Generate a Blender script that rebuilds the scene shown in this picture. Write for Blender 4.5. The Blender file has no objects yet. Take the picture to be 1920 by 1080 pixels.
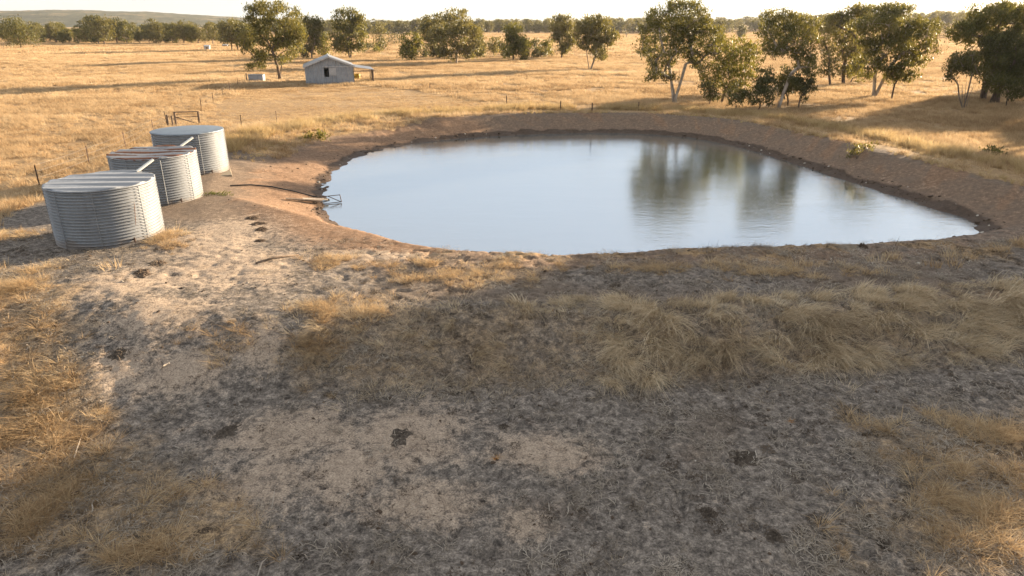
import bpy, math, random
import numpy as np
from mathutils import Vector

# ------------------------------------------------------------------ camera, sky, sun, exposure
scene = bpy.context.scene
COL = scene.collection
CAM_H = 8.0
PITCH = math.radians(21.1)
FPX = 1280.0                      # focal length in photo pixels (24 mm on 36 mm)

cam_data = bpy.data.cameras.new('camera')
cam_data.lens = 24.0
cam_data.sensor_width = 36.0
cam_data.clip_start = 0.1
cam_data.clip_end = 20000.0
cam = bpy.data.objects.new('camera', cam_data)
cam.location = (0, 0, CAM_H)
cam.rotation_euler = (math.pi / 2 - PITCH, 0, 0)
COL.objects.link(cam)
scene.camera = cam

SUN_EL = math.radians(11.0)
SUN_AZ = math.radians(50.0)       # from +Y towards +X
SUN_DIR = Vector((math.sin(SUN_AZ) * math.cos(SUN_EL), math.cos(SUN_AZ) * math.cos(SUN_EL), math.sin(SUN_EL)))

world = bpy.data.worlds.new('World')
scene.world = world
world.use_nodes = True
wn = world.node_tree.nodes
wl = world.node_tree.links
wn.clear()
w_out = wn.new('ShaderNodeOutputWorld')
w_bg = wn.new('ShaderNodeBackground')
w_sky = wn.new('ShaderNodeTexSky')
w_sky.sky_type = 'NISHITA'
w_sky.sun_disc = False
w_sky.sun_elevation = SUN_EL
w_sky.sun_rotation = SUN_AZ
w_sky.altitude = 0.0
w_sky.air_density = 0.7
w_sky.dust_density = 0.3
w_sky.ozone_density = 1.0
w_bg.inputs['Strength'].default_value = 0.15
# thin high cloud over the whole sky, a little denser in long soft streaks
w_tc = wn.new('ShaderNodeTexCoord')
w_mp = wn.new('ShaderNodeMapping'); w_mp.inputs['Scale'].default_value = (1.0, 1.0, 7.0)
w_nz = wn.new('ShaderNodeTexNoise'); w_nz.inputs['Scale'].default_value = 2.2; w_nz.inputs['Detail'].default_value = 5.0
w_mr = wn.new('ShaderNodeMapRange'); w_mr.inputs['From Min'].default_value = 0.32; w_mr.inputs['From Max'].default_value = 0.68
w_mr.inputs['To Min'].default_value = 0.86; w_mr.inputs['To Max'].default_value = 0.96
w_mx = wn.new('ShaderNodeMix'); w_mx.data_type = 'RGBA'
w_mx.inputs[7].default_value = (1.20, 1.22, 1.25, 1)
wl.new(w_tc.outputs['Generated'], w_mp.inputs['Vector']); wl.new(w_mp.outputs[0], w_nz.inputs['Vector'])
wl.new(w_nz.outputs['Fac'], w_mr.inputs['Value']); wl.new(w_mr.outputs[0], w_mx.inputs[0])
wl.new(w_sky.outputs['Color'], w_mx.inputs[6])
wl.new(w_mx.outputs[2], w_bg.inputs['Color'])
wl.new(w_bg.outputs['Background'], w_out.inputs['Surface'])

sun_data = bpy.data.lights.new('sun', 'SUN')
sun_data.energy = 5.0
sun_data.angle = math.radians(0.6)
sun_data.color = (1.0, 0.785, 0.54)
sun = bpy.data.objects.new('sun', sun_data)
sun.rotation_euler = (-SUN_DIR).to_track_quat('-Z', 'Y').to_euler()
sun.location = (60, 60, 40)
COL.objects.link(sun)

scene.view_settings.view_transform = 'Standard'
scene.view_settings.look = 'None'
scene.view_settings.gamma = 1.0
scene.view_settings.use_curve_mapping = False
scene.view_settings.exposure = 2.0
scene.render.engine = 'CYCLES'
scene.cycles.max_bounces = 6
scene.cycles.diffuse_bounces = 3
scene.cycles.glossy_bounces = 3
scene.cycles.transmission_bounces = 4
scene.cycles.volume_bounces = 0
scene.cycles.transparent_max_bounces = 8
scene.cycles.use_denoising = True

# ------------------------------------------------------------------ numeric helpers
rng = np.random.default_rng(7)
SP, CP = math.sin(PITCH), math.cos(PITCH)

def hash01(ix, iy, seed):
    h = (ix.astype(np.int64) * 374761393 + iy.astype(np.int64) * 668265263 + seed * 1442695041) & 0xFFFFFFFF
    h = ((h ^ (h >> 13)) * 1274126177) & 0xFFFFFFFF
    h = h ^ (h >> 16)
    return (h & 0xFFFFFF) / float(0x1000000)

def vnoise(x, y, seed=0):
    x = np.asarray(x, float); y = np.asarray(y, float)
    ix = np.floor(x); iy = np.floor(y)
    fx = x - ix; fy = y - iy
    fx = fx * fx * (3 - 2 * fx); fy = fy * fy * (3 - 2 * fy)
    a = hash01(ix, iy, seed); b = hash01(ix + 1, iy, seed)
    c = hash01(ix, iy + 1, seed); d = hash01(ix + 1, iy + 1, seed)
    return a + (b - a) * fx + (c - a) * fy + (a - b - c + d) * fx * fy

def fbm(x, y, seed=0, octaves=4):
    s = 0.0; amp = 0.5; tot = 0.0
    for o in range(octaves):
        s = s + amp * vnoise(x * 2 ** o + 17.3 * o, y * 2 ** o - 9.1 * o, seed + o)
        tot += amp; amp *= 0.5
    return s / tot

def sstep(a, b, x):
    t = np.clip((x - a) / (b - a), 0, 1)
    return t * t * (3 - 2 * t)

def ray(px, py):
    u = px - 960.0; v = py - 540.0
    return u, FPX * CP - v * SP, -FPX * SP - v * CP

def at_z(px, py, z):
    x, y, zz = ray(px, py)
    t = (z - CAM_H) / zz
    return x * t, y * t

def at_y(px, py, Y):
    x, y, zz = ray(px, py)
    t = Y / y
    return x * t, CAM_H + zz * t, t

# ------------------------------------------------------------------ the dam's outline and the lie of the land
WATER_Z = -1.2
shore_px = [(612, 375), (622, 335), (655, 302), (720, 280), (830, 263), (960, 254), (1100, 250), (1200, 251),
            (1290, 258), (1370, 272), (1450, 295), (1550, 327), (1650, 358), (1750, 390), (1812, 410), (1838, 429),
            (1800, 446), (1690, 464), (1600, 471), (1500, 477), (1400, 481), (1250, 487), (1100, 491),
            (960, 491), (870, 485), (780, 470), (720, 456), (660, 433), (624, 408)]
ctrl = np.array([at_z(a, b, WATER_Z) for a, b in shore_px])

def catmull(P, n):
    out = []
    m = len(P)
    for i in range(m):
        p0, p1, p2, p3 = P[i - 1], P[i], P[(i + 1) % m], P[(i + 2) % m]
        for k in range(n):
            t = k / n
            out.append(0.5 * ((2 * p1) + (-p0 + p2) * t + (2 * p0 - 5 * p1 + 4 * p2 - p3) * t * t
                              + (-p0 + 3 * p1 - 3 * p2 + p3) * t ** 3))
    return np.array(out)

SHORE = catmull(ctrl, 4)
S_A = SHORE; S_B = np.roll(SHORE, -1, axis=0)
S_LEN = np.linalg.norm(S_B - S_A, axis=1)
S_CUM = np.concatenate([[0], np.cumsum(S_LEN)[:-1]])

def pond_dist(X, Y):
    """signed distance to the shoreline (negative over water) and the arc position"""
    X = np.asarray(X, float).ravel(); Y = np.asarray(Y, float).ravel()
    D = np.full(X.shape, 60.0); A = np.zeros(X.shape)
    near = np.where((X > -45) & (X < 58) & (Y > 0) & (Y < 100))[0]
    for c in range(0, len(near), 20000):
        idx = near[c:c + 20000]
        px = X[idx][:, None]; py = Y[idx][:, None]
        ab = S_B - S_A
        t = np.clip(((px - S_A[:, 0]) * ab[:, 0] + (py - S_A[:, 1]) * ab[:, 1]) / (S_LEN ** 2), 0, 1)
        dx = px - (S_A[:, 0] + t * ab[:, 0]); dy = py - (S_A[:, 1] + t * ab[:, 1])
        d2 = dx * dx + dy * dy
        k = np.argmin(d2, axis=1)
        d = np.sqrt(d2[np.arange(len(idx)), k])
        A[idx] = S_CUM[k] + t[np.arange(len(idx)), k] * S_LEN[k]
        yi, yj = S_A[:, 1], S_B[:, 1]; xi, xj = S_A[:, 0], S_B[:, 0]
        cross = ((yi > py) != (yj > py)) & (px < (xj - xi) * (py - yi) / (yj - yi + 1e-12) + xi)
        inside = (cross.sum(axis=1) % 2) == 1
        D[idx] = np.where(inside, -d, d)
    return D, A

def edge_y(X):
    return np.interp(X, [-30, -14, -9, -6.6, 0, 8, 17, 25, 40], [21.5, 21.0, 19.8, 19.2, 19.6, 19.9, 21.3, 23, 27])

def height(X, Y, detail=True):
    X = np.asarray(X, float); Y = np.asarray(Y, float)
    shp = X.shape
    X = X.ravel(); Y = Y.ravel()
    d, arc = pond_dist(X, Y)
    # top of the ground without the dam
    top = -0.28 * sstep(33, 27, Y) * sstep(-15, -6, X)
    top = top + 0.22 * np.exp(-((d - 4.6) / 1.7) ** 2) * sstep(30, 38, Y) * sstep(-16, -6, X)
    top = top - 0.35 * sstep(31, 40, X) * sstep(90, 60, Y)
    top = top - 0.25 * sstep(-21, -30, X) * sstep(75, 45, Y)
    # foreground below the outer face of the bank
    base = -1.38 - 0.03 * np.clip(17.5 - Y, -2, 12)
    base = base + 0.35 * sstep(-9, -18, X)
    wid = np.interp(X, [-18, -10, -6, 0, 20, 40], [9.0, 6.5, 3.0, 2.4, 2.8, 4.0])
    e = edge_y(X) + (fbm(X * 0.45, Y * 0.2, 5, 3) - 0.5) * 1.1
    s = np.clip((e - Y) / wid, 0, 1)
    s = s * s * (3 - 2 * s)
    top = top + (base - top) * s
    # broad undulation of the paddocks
    far = sstep(70, 220, np.hypot(X, Y))
    top = top + far * (fbm(X * 0.006, Y * 0.006, 21, 3) - 0.5) * 2.0
    top = top + 7.0 * sstep(140, 420, X) * sstep(250, 620, Y) + 3.0 * sstep(-50, 200, X) * sstep(500, 1000, Y)
    # the dam itself
    wi = 3.4 + 2.8 * sstep(-6, -10.5, X) * sstep(31, 36, Y) - 1.8 * sstep(33, 28, Y) + (fbm(arc * 0.25, arc * 0 + 3, 31, 3) - 0.5) * 1.0
    k = np.clip(d / wi, 0, 1)
    k = np.minimum(1.0, k * 1.06 - 0.06 * k * k)
    k = np.where(d < wi, k, 1.0)
    h = np.where(d > 0, WATER_Z + (top - WATER_Z) * k, WATER_Z - 0.22 * np.minimum(-d, 6.0))
    if detail:
        h = h + (fbm(X * 1.1, Y * 1.1, 45, 4) - 0.5) * 0.26 * np.exp(-(d / 1.3) ** 2)
        slope = np.clip(d / 0.7, 0, 1) * np.clip((wi - d) / 0.8, 0, 1)
        rill = fbm(arc * 0.9 + fbm(X * .5, Y * .5, 3, 2) * 1.5, d * 0.25, 40, 3) - 0.5
        h = h + slope * rill * 0.22
        nearm = sstep(75, 45, Y)
        h = h + nearm * (fbm(X * 0.5, Y * 0.5, 50, 4) - 0.5) * 0.16 * np.clip(d / 2, 0.25, 1)
        fg = sstep(30, 24, Y)
        h = h + fg * (fbm(X * 2.3, Y * 2.3, 60, 4) - 0.5) * 0.07
        pock = fbm(X * 3.4, Y * 3.9, 70, 3)
        h = h - fg * (0.03 + 0.06 * sstep(-7, -3, X)) * sstep(0.55, 0.72, pock)
        # scour channels down the bare bank beside the tanks
        ch = np.abs(fbm(X * 0.55 + Y * 0.12, Y * 0.16 + X * .1, 80, 3) - 0.5)
        h = h - fg * 0.06 * sstep(0.09, 0.0, ch) * sstep(0.04, 0.25, s) * sstep(1.0, 0.7, s) * sstep(-1, -5, X)
        h = h + sstep(75, 120, Y) * (fbm(X * 0.12, Y * 0.12, 90, 3) - 0.5) * 0.35
    return h.reshape(shp)

def ground(px, py):
    z = 0.0
    for _ in range(12):
        x, y = at_z(px, py, z)
        z = 0.5 * z + 0.5 * float(height(np.array([x]), np.array([y]), False)[0])
    x, y = at_z(px, py, z)
    return x, y, float(height(np.array([x]), np.array([y]))[0])

def hz(x, y):
    return float(height(np.array([float(x)]), np.array([float(y)]))[0])

def in_poly(X, Y, poly):
    inside = np.zeros(X.shape, bool)
    m = len(poly)
    for i in range(m):
        xi, yi = poly[i]; xj, yj = poly[(i + 1) % m]
        c = ((yi > Y) != (yj > Y)) & (X < (xj - xi) * (Y - yi) / (yj - yi + 1e-12) + xi)
        inside ^= c
    return inside

def px_poly(pts):
    return [ground(a, b)[:2] for a, b in pts]

def px_ellipses(lst):
    out = []
    for a, b, ra, rb in lst:
        x, y, z = ground(a, b)
        x2, _, _ = ground(a + ra, b)
        _, y2, _ = ground(a, b - rb)
        out.append((x, y, abs(x2 - x), abs(y2 - y)))
    return out

def ell_mask(X, Y, ells):
    m = np.zeros(np.shape(X))
    for x, y, a, b in ells:
        q = ((X - x) / a) ** 2 + ((Y - y) / b) ** 2
        m = np.maximum(m, np.exp(-q * 0.9))
    return m

# ------------------------------------------------------------------ object helpers
def tag(o, label=None, cat=None, group=None, kind=None):
    if label: o['label'] = label
    if cat: o['category'] = cat
    if group: o['group'] = group
    if kind: o['kind'] = kind
    return o

def empty(name, loc=(0, 0, 0), rz=0.0):
    o = bpy.data.objects.new(name, None)
    o.location = loc
    o.rotation_euler = (0, 0, rz)
    o.empty_display_size = 0.3
    COL.objects.link(o)
    return o

def link(name, me, parent=None, loc=(0, 0, 0), rot=(0, 0, 0)):
    o = bpy.data.objects.new(name, me)
    o.location = loc
    o.rotation_euler = rot
    o.parent = parent
    COL.objects.link(o)
    return o

def mesh_np(name, verts, faces, mat=None, smooth=False):
    """faces: int array (n,3) or (n,4)"""
    me = bpy.data.meshes.new(name)
    verts = np.ascontiguousarray(verts, np.float32); faces = np.ascontiguousarray(faces, np.int32)
    n, k = faces.shape
    me.vertices.add(len(verts)); me.vertices.foreach_set('co', verts.ravel())
    me.loops.add(n * k); me.loops.foreach_set('vertex_index', faces.ravel())
    me.polygons.add(n)
    me.polygons.foreach_set('loop_start', np.arange(0, n * k, k, dtype=np.int32))
    try:
        me.polygons.foreach_set('loop_total', np.full(n, k, np.int32))
    except Exception:
        pass
    me.polygons.foreach_set('use_smooth', np.full(n, smooth, bool))
    me.update(calc_edges=True)
    me.validate()
    if mat: me.materials.append(mat)
    return me

class MB:
    """collects boxes, tubes and polygons for one mesh"""
    def __init__(self):
        self.v = []; self.f = []
    def poly(self, pts):
        b = len(self.v); self.v += [tuple(p) for p in pts]; self.f.append(tuple(range(b, b + len(pts))))
    def box(self, x0, x1, y0, y1, z0, z1):
        b = len(self.v)
        self.v += [(x0, y0, z0), (x1, y0, z0), (x1, y1, z0), (x0, y1, z0), (x0, y0, z1), (x1, y0, z1), (x1, y1, z1), (x0, y1, z1)]
        self.f += [(b, b + 3, b + 2, b + 1), (b + 4, b + 5, b + 6, b + 7), (b, b + 1, b + 5, b + 4),
                   (b + 1, b + 2, b + 6, b + 5), (b + 2, b + 3, b + 7, b + 6), (b + 3, b, b + 4, b + 7)]
        return self
    def tube(self, pts, radii, sides=6, caps=True):
        pts = [Vector(p) for p in pts]
        if not hasattr(radii, '__len__'): radii = [radii] * len(pts)
        b = len(self.v); n = len(pts)
        ref = Vector((0.31, 0.87, 0.38))
        for i, p in enumerate(pts):
            d = (pts[min(i + 1, n - 1)] - pts[max(i - 1, 0)])
            if d.length < 1e-9: d = Vector((0, 0, 1))
            d.normalize()
            a = d.cross(ref)
            if a.length < 0.05: a = d.cross(Vector((1, 0, 0)))
            a.normalize(); c = d.cross(a)
            for k in range(sides):
                t = 2 * math.pi * k / sides
                q = p + (a * math.cos(t) + c * math.sin(t)) * radii[i]
                self.v.append((q.x, q.y, q.z))
        for i in range(n - 1):
            for k in range(sides):
                k2 = (k + 1) % sides
                self.f.append((b + i * sides + k, b + i * sides + k2, b + (i + 1) * sides + k2, b + (i + 1) * sides + k))
        if caps:
            self.f.append(tuple(b + k for k in range(sides))[::-1])
            self.f.append(tuple(b + (n - 1) * sides + k for k in range(sides)))
        return self
    def mesh(self, name, mat, smooth=False):
        me = bpy.data.meshes.new(name)
        me.from_pydata(self.v, [], self.f)
        me.update()
        if smooth:
            me.polygons.foreach_set('use_smooth', [True] * len(me.polygons))
        if mat: me.materials.append(mat)
        return me
    def build(self, name, mat, parent=None, smooth=False, loc=(0, 0, 0), rot=(0, 0, 0)):
        return link(name, self.mesh(name, mat, smooth), parent, loc, rot)

# ------------------------------------------------------------------ materials
def new_mat(name):
    m = bpy.data.materials.new(name)
    m.use_nodes = True
    nt = m.node_tree
    nt.nodes.clear()
    out = nt.nodes.new('ShaderNodeOutputMaterial')
    return m, nt, nt.nodes, nt.links, out

def node(nt, t, **kw):
    n = nt.nodes.new(t)
    for k, v in kw.items():
        setattr(n, k, v)
    return n

def noise(nt, vec, scale, detail=4.0, rough=0.55, dist=0.0):
    n = node(nt, 'ShaderNodeTexNoise')
    n.inputs['Scale'].default_value = scale
    n.inputs['Detail'].default_value = detail
    n.inputs['Roughness'].default_value = rough
    n.inputs['Distortion'].default_value = dist
    if vec is not None: nt.links.new(vec, n.inputs['Vector'])
    return n.outputs['Fac']

def ramp(nt, fac, stops):
    r = node(nt, 'ShaderNodeValToRGB')
    el = r.color_ramp.elements
    while len(el) > 2: el.remove(el[0])
    for i, (p, c) in enumerate(stops):
        e = el[i] if i < 2 else el.new(p)
        e.position = p
        e.color = (*c, 1) if len(c) == 3 else c
    nt.links.new(fac, r.inputs['Fac'])
    return r.outputs['Color']

def rampf(nt, fac, a, b):
    n = node(nt, 'ShaderNodeMapRange', interpolation_type='SMOOTHSTEP')
    n.inputs['From Min'].default_value = a
    n.inputs['From Max'].default_value = b
    nt.links.new(fac, n.inputs['Value'])
    return n.outputs['Result']

def mth(nt, op, a, b=None, clamp=False):
    n = node(nt, 'ShaderNodeMath', operation=op, use_clamp=clamp)
    for i, x in enumerate((a, b)):
        if x is None: continue
        if isinstance(x, (int, float)): n.inputs[i].default_value = x
        else: nt.links.new(x, n.inputs[i])
    return n.outputs['Value']

def mix(nt, fac, a, b, mode='MIX'):
    n = node(nt, 'ShaderNodeMix', data_type='RGBA', blend_type=mode)
    for idx, x in ((0, fac), (6, a), (7, b)):
        if isinstance(x, (int, float)): n.inputs[idx].default_value = x
        elif isinstance(x, tuple): n.inputs[idx].default_value = (*x, 1)
        else: nt.links.new(x, n.inputs[idx])
    return n.outputs[2]

def principled(nt, out, color, rough=0.8, metallic=0.0, spec=0.3, normal=None):
    p = node(nt, 'ShaderNodeBsdfPrincipled')
    for key, x in (('Base Color', color), ('Roughness', rough), ('Metallic', metallic), ('Specular IOR Level', spec)):
        if isinstance(x, (int, float)): p.inputs[key].default_value = x
        elif isinstance(x, tuple): p.inputs[key].default_value = (*x, 1)
        else: nt.links.new(x, p.inputs[key])
    if normal is not None: nt.links.new(normal, p.inputs['Normal'])
    nt.links.new(p.outputs['BSDF'], out.inputs['Surface'])
    return p

def bump(nt, h, strength, dist, prev=None):
    b = node(nt, 'ShaderNodeBump')
    b.inputs['Strength'].default_value = strength
    b.inputs['Distance'].default_value = dist
    nt.links.new(h, b.inputs['Height'])
    if prev is not None: nt.links.new(prev, b.inputs['Normal'])
    return b.outputs['Normal']

def objcoord(nt):
    return node(nt, 'ShaderNodeTexCoord').outputs['Object']

def mat_simple(name, color, rough=0.8, metallic=0.0, var=0.25, scale=6.0, bump_d=0.0, spec=0.3):
    m, nt, N, L, out = new_mat(name)
    co = objcoord(nt)
    f = noise(nt, co, scale, 5.0)
    dark = tuple(c * (1 - var) for c in color); light = tuple(min(1, c * (1 + var)) for c in color)
    col = ramp(nt, f, [(0.3, dark), (0.7, light)])
    nrm = bump(nt, noise(nt, co, scale * 5, 4.0), 0.5, bump_d) if bump_d else None
    principled(nt, out, col, rough, metallic, spec, nrm)
    return m

def bandv(nt, geo):
    mp = node(nt, 'ShaderNodeMapping'); mp.inputs['Scale'].default_value = (0.012, 0.06, 0.0)
    nt.links.new(geo.outputs['Position'], mp.inputs['Vector'])
    return mp.outputs[0]

def mat_blade(name, c1, c2, c3, transl=0.35):
    """dry grass: colour differs from clump to clump and along the stalk"""
    m, nt, N, L, out = new_mat(name)
    info = node(nt, 'ShaderNodeObjectInfo')
    geo = node(nt, 'ShaderNodeNewGeometry')
    a = node(nt, 'ShaderNodeAttribute', attribute_name='tint')
    wpos = mth(nt, 'ADD', mth(nt, 'MULTIPLY', noise(nt, geo.outputs['Position'], 0.30, 3.0), 0.55), mth(nt, 'MULTIPLY', noise(nt, bandv(nt, geo), 1.0, 4.0), 0.70))
    f = mth(nt, 'ADD', mth(nt, 'MULTIPLY', info.outputs['Random'], 0.45), mth(nt, 'MULTIPLY', a.outputs['Fac'], 0.45))
    f = mth(nt, 'ADD', f, mth(nt, 'MULTIPLY', mth(nt, 'SUBTRACT', wpos, 0.62), 1.25), clamp=True)
    col = ramp(nt, f, [(0.05, c1), (0.95, c3), (0.45, c2)])
    d = node(nt, 'ShaderNodeBsdfDiffuse'); t = node(nt, 'ShaderNodeBsdfTranslucent'); mx = node(nt, 'ShaderNodeMixShader')
    L.new(col, d.inputs['Color']); L.new(col, t.inputs['Color'])
    mx.inputs['Fac'].default_value = transl
    L.new(d.outputs[0], mx.inputs[1]); L.new(t.outputs[0], mx.inputs[2])
    L.new(mx.outputs[0], out.inputs['Surface'])
    return m

def mat_leaf(name, c1, c2, c3, transl=0.3):
    m, nt, N, L, out = new_mat(name)
    a = node(nt, 'ShaderNodeAttribute', attribute_name='tint')
    info = node(nt, 'ShaderNodeObjectInfo')
    f = mth(nt, 'ADD', mth(nt, 'MULTIPLY', a.outputs['Fac'], 0.8), mth(nt, 'MULTIPLY', info.outputs['Random'], 0.2), clamp=True)
    col = ramp(nt, f, [(0.1, c1), (0.9, c3), (0.5, c2)])
    p = node(nt, 'ShaderNodeBsdfPrincipled')
    p.inputs['Roughness'].default_value = 0.5
    p.inputs['Specular IOR Level'].default_value = 0.35
    L.new(col, p.inputs['Base Color'])
    t = node(nt, 'ShaderNodeBsdfTranslucent'); mx = node(nt, 'ShaderNodeMixShader')
    L.new(mix(nt, 0.5, col, (0.28, 0.22, 0.03)), t.inputs['Color'])
    mx.inputs['Fac'].default_value = transl
    L.new(p.outputs[0], mx.inputs[1]); L.new(t.outputs[0], mx.inputs[2])
    L.new(mx.outputs[0], out.inputs['Surface'])
    return m

M = {}
M['straw'] = mat_blade('dry_grass', (0.29, 0.190, 0.100), (0.56, 0.405, 0.235), (0.77, 0.625, 0.41))
M['hay'] = mat_blade('draped_grass', (0.22, 0.157, 0.10), (0.66, 0.525, 0.345), (0.88, 0.76, 0.56), 0.25)
M['pale_seed'] = mat_blade('seeding_grass', (0.36, 0.25, 0.12), (0.55, 0.41, 0.21), (0.70, 0.58, 0.36), 0.4)
M['litter'] = mat_blade('straw_litter', (0.14, 0.112, 0.087), (0.31, 0.26, 0.20), (0.54, 0.475, 0.39), 0.1)
M['dead'] = mat_blade('dead_stubble', (0.045, 0.034, 0.025), (0.10, 0.075, 0.055), (0.21, 0.16, 0.115), 0.05)
M['green'] = mat_blade('green_weed', (0.06, 0.075, 0.015), (0.13, 0.15, 0.03), (0.30, 0.28, 0.07), 0.3)
M['leaf'] = mat_leaf('gum_leaf', (0.042, 0.053, 0.016), (0.110, 0.120, 0.035), (0.23, 0.20, 0.058), .40)
M['leaf_dark'] = mat_leaf('dark_leaf', (0.026, 0.035, 0.014), (0.065, 0.076, 0.026), (0.14, 0.14, 0.043), 0.3)
M['leaf_dull'] = mat_leaf('dull_leaf', (0.055, 0.060, 0.024), (0.125, 0.125, 0.047), (0.22, 0.195, 0.075), .40)
M['leaf_bright'] = mat_leaf('bright_leaf', (0.055, 0.068, 0.014), (0.135, 0.145, 0.027), (0.26, 0.235, 0.05), 0.42)

def mat_bark(name, pale, dark):
    m, nt, N, L, out = new_mat(name)
    co = objcoord(nt)
    mp = node(nt, 'ShaderNodeMapping'); mp.inputs['Scale'].default_value = (1, 1, 0.35)
    L.new(co, mp.inputs['Vector'])
    f = noise(nt, mp.outputs[0], 3.5, 5.0, 0.6, 0.8)
    col = ramp(nt, f, [(0.35, dark), (0.62, pale)])
    principled(nt, out, col, 0.85, 0, 0.2, bump(nt, f, 0.5, 0.05))
    return m
M['bark_pale'] = mat_bark('pale_bark', (0.52, 0.46, 0.38), (0.22, 0.17, 0.13))
M['bark_dark'] = mat_bark('dark_bark', (0.20, 0.15, 0.11), (0.06, 0.045, 0.035))
M['bark_mid'] = mat_bark('grey_bark', (0.36, 0.30, 0.24), (0.12, 0.09, 0.07))

# ------------------------------------------------------------------ ground
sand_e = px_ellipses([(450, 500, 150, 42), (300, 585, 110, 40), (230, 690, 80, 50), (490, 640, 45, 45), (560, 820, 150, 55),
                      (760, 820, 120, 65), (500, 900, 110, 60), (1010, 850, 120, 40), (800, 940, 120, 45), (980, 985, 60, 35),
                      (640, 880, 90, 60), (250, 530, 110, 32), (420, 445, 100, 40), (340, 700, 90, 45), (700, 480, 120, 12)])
rosy_e = px_ellipses([(1340, 800, 100, 45), (1020, 960, 90, 50), (1300, 850, 60, 30), (880, 930, 60, 40)])
straw_polys = [px_poly([(-200, 500), (180, 520), (120, 640), (160, 760), (300, 860), (460, 950), (560, 1075), (-200, 1075)]),
               px_poly([(2050, 790), (1640, 775), (1600, 830), (1760, 900), (1590, 980), (1500, 1078), (2050, 1078)])]

def soft_poly(X, Y, poly, warp=1.2):
    acc = np.zeros(X.shape)
    for k in range(6):
        wx = (fbm(X * 0.7, Y * 0.7, 200 + k, 3) - 0.5) * warp * 2.2
        wy = (fbm(X * 0.7, Y * 0.7, 230 + k, 3) - 0.5) * warp * 2.2
        acc += in_poly(X + wx, Y + wy, poly)
    return acc / 6

def masks(X, Y):
    """pale sand, red-brown earth, straw thatch, wet mud, ... as fields of the place"""
    d, arc = pond_dist(X, Y)
    n1 = fbm(X * 0.35, Y * 0.35, 101, 4)
    n2 = fbm(X * 1.1, Y * 1.1, 111, 4)
    sand = ell_mask(X, Y, sand_e) * np.clip(0.55 + 1.1 * n2, 0, 1)
    rosy = 0.45 * ell_mask(X, Y, rosy_e)
    red = np.exp(-np.clip(d - 1.5, 0, 99) / 3.0) * sstep(2, -6, X) * (d > -1)
    red = np.maximum(red, 0.42 * np.exp(-np.clip(d - 3.0, 0, 99) / 1.6) * (d > -1))
    streak = fbm(arc * 1.3 + d * 0.9, d * 0.30, 120, 4)
    rosy = np.maximum(rosy, 1.15 * sstep(0.3, 0.9, d) * sstep(9.0, 7.0, d) * sstep(27, 31, Y))
    rosy = np.maximum(rosy, 0.75 * sstep(19.6, 20.6, Y) * sstep(28, 27, Y) * sstep(-8, -3, X) * n1 * 1.4)
    red = np.maximum(red, 0.62 * sstep(0.42, 0.75, streak) * sstep(0.8, 1.6, d) * sstep(6, 4, d) * sstep(27, 31, Y))
    mud = sstep(1.3, 0.2, d + (n2 - 0.5) * 0.8) * (d > -2)
    straw = np.zeros(X.shape)
    field = sstep(3.4, 4.6, d + (n1 - 0.5) * 1.6) * sstep(28, 33, Y)
    left = sstep(-20.5, -23.0, X + (n1 - 0.5) * 4 + 0.12 * (Y - 28)) * sstep(21, 25, Y)
    straw = np.where(X > -9, field, np.maximum(left, field * sstep(44, 50, Y + (n1 - 0.5) * 6)))
    for p in straw_polys:
        straw = np.maximum(straw, 0.62 * soft_poly(X, Y, p, 1.8))
    s = (edge_y(X) - Y)
    slope = sstep(-0.9, 0.1, s) * sstep(3.6, 2.2, s) * sstep(-7.5, -5.5, X) * sstep(40, 25, X)
    straw = np.maximum(straw, slope * 0.42)
    crest = sstep(23, 25.5, Y + (n1 - .5) * 3) * sstep(27.5, 26.5, Y) * sstep(-6, 0, X) * 0.7 * sstep(0.35, 0.6, n2)
    straw = np.maximum(straw, crest)
    return sand, red, straw, mud, rosy, d, arc, n1, n2

def grow(a, step, lim, g):
    out = [a]
    s = step
    while out[-1] < lim:
        s *= g
        out.append(out[-1] + s)
    return np.array(out[1:])

xs = np.concatenate([-grow(30, 0.25, 3200, 1.07)[::-1], np.arange(-30, -15, 0.2), np.arange(-15, 20, 0.085), np.arange(20, 30, 0.2), grow(30, 0.25, 3200, 1.07)])
ys = np.concatenate([-grow(-8.5, 0.3, 120, 1.25)[::-1], np.arange(8.5, 27, 0.085), np.arange(27, 75, 0.24), grow(75, 0.25, 3300, 1.045)])
GX, GY = np.meshgrid(xs, ys)
GZ = height(GX, GY)
verts = np.stack([GX.ravel(), GY.ravel(), GZ.ravel()], 1)
nx, ny = len(xs), len(ys)
i0 = (np.arange(ny - 1)[:, None] * nx + np.arange(nx - 1)[None, :]).ravel()
faces = np.stack([i0, i0 + 1, i0 + nx + 1, i0 + nx], 1)

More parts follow.
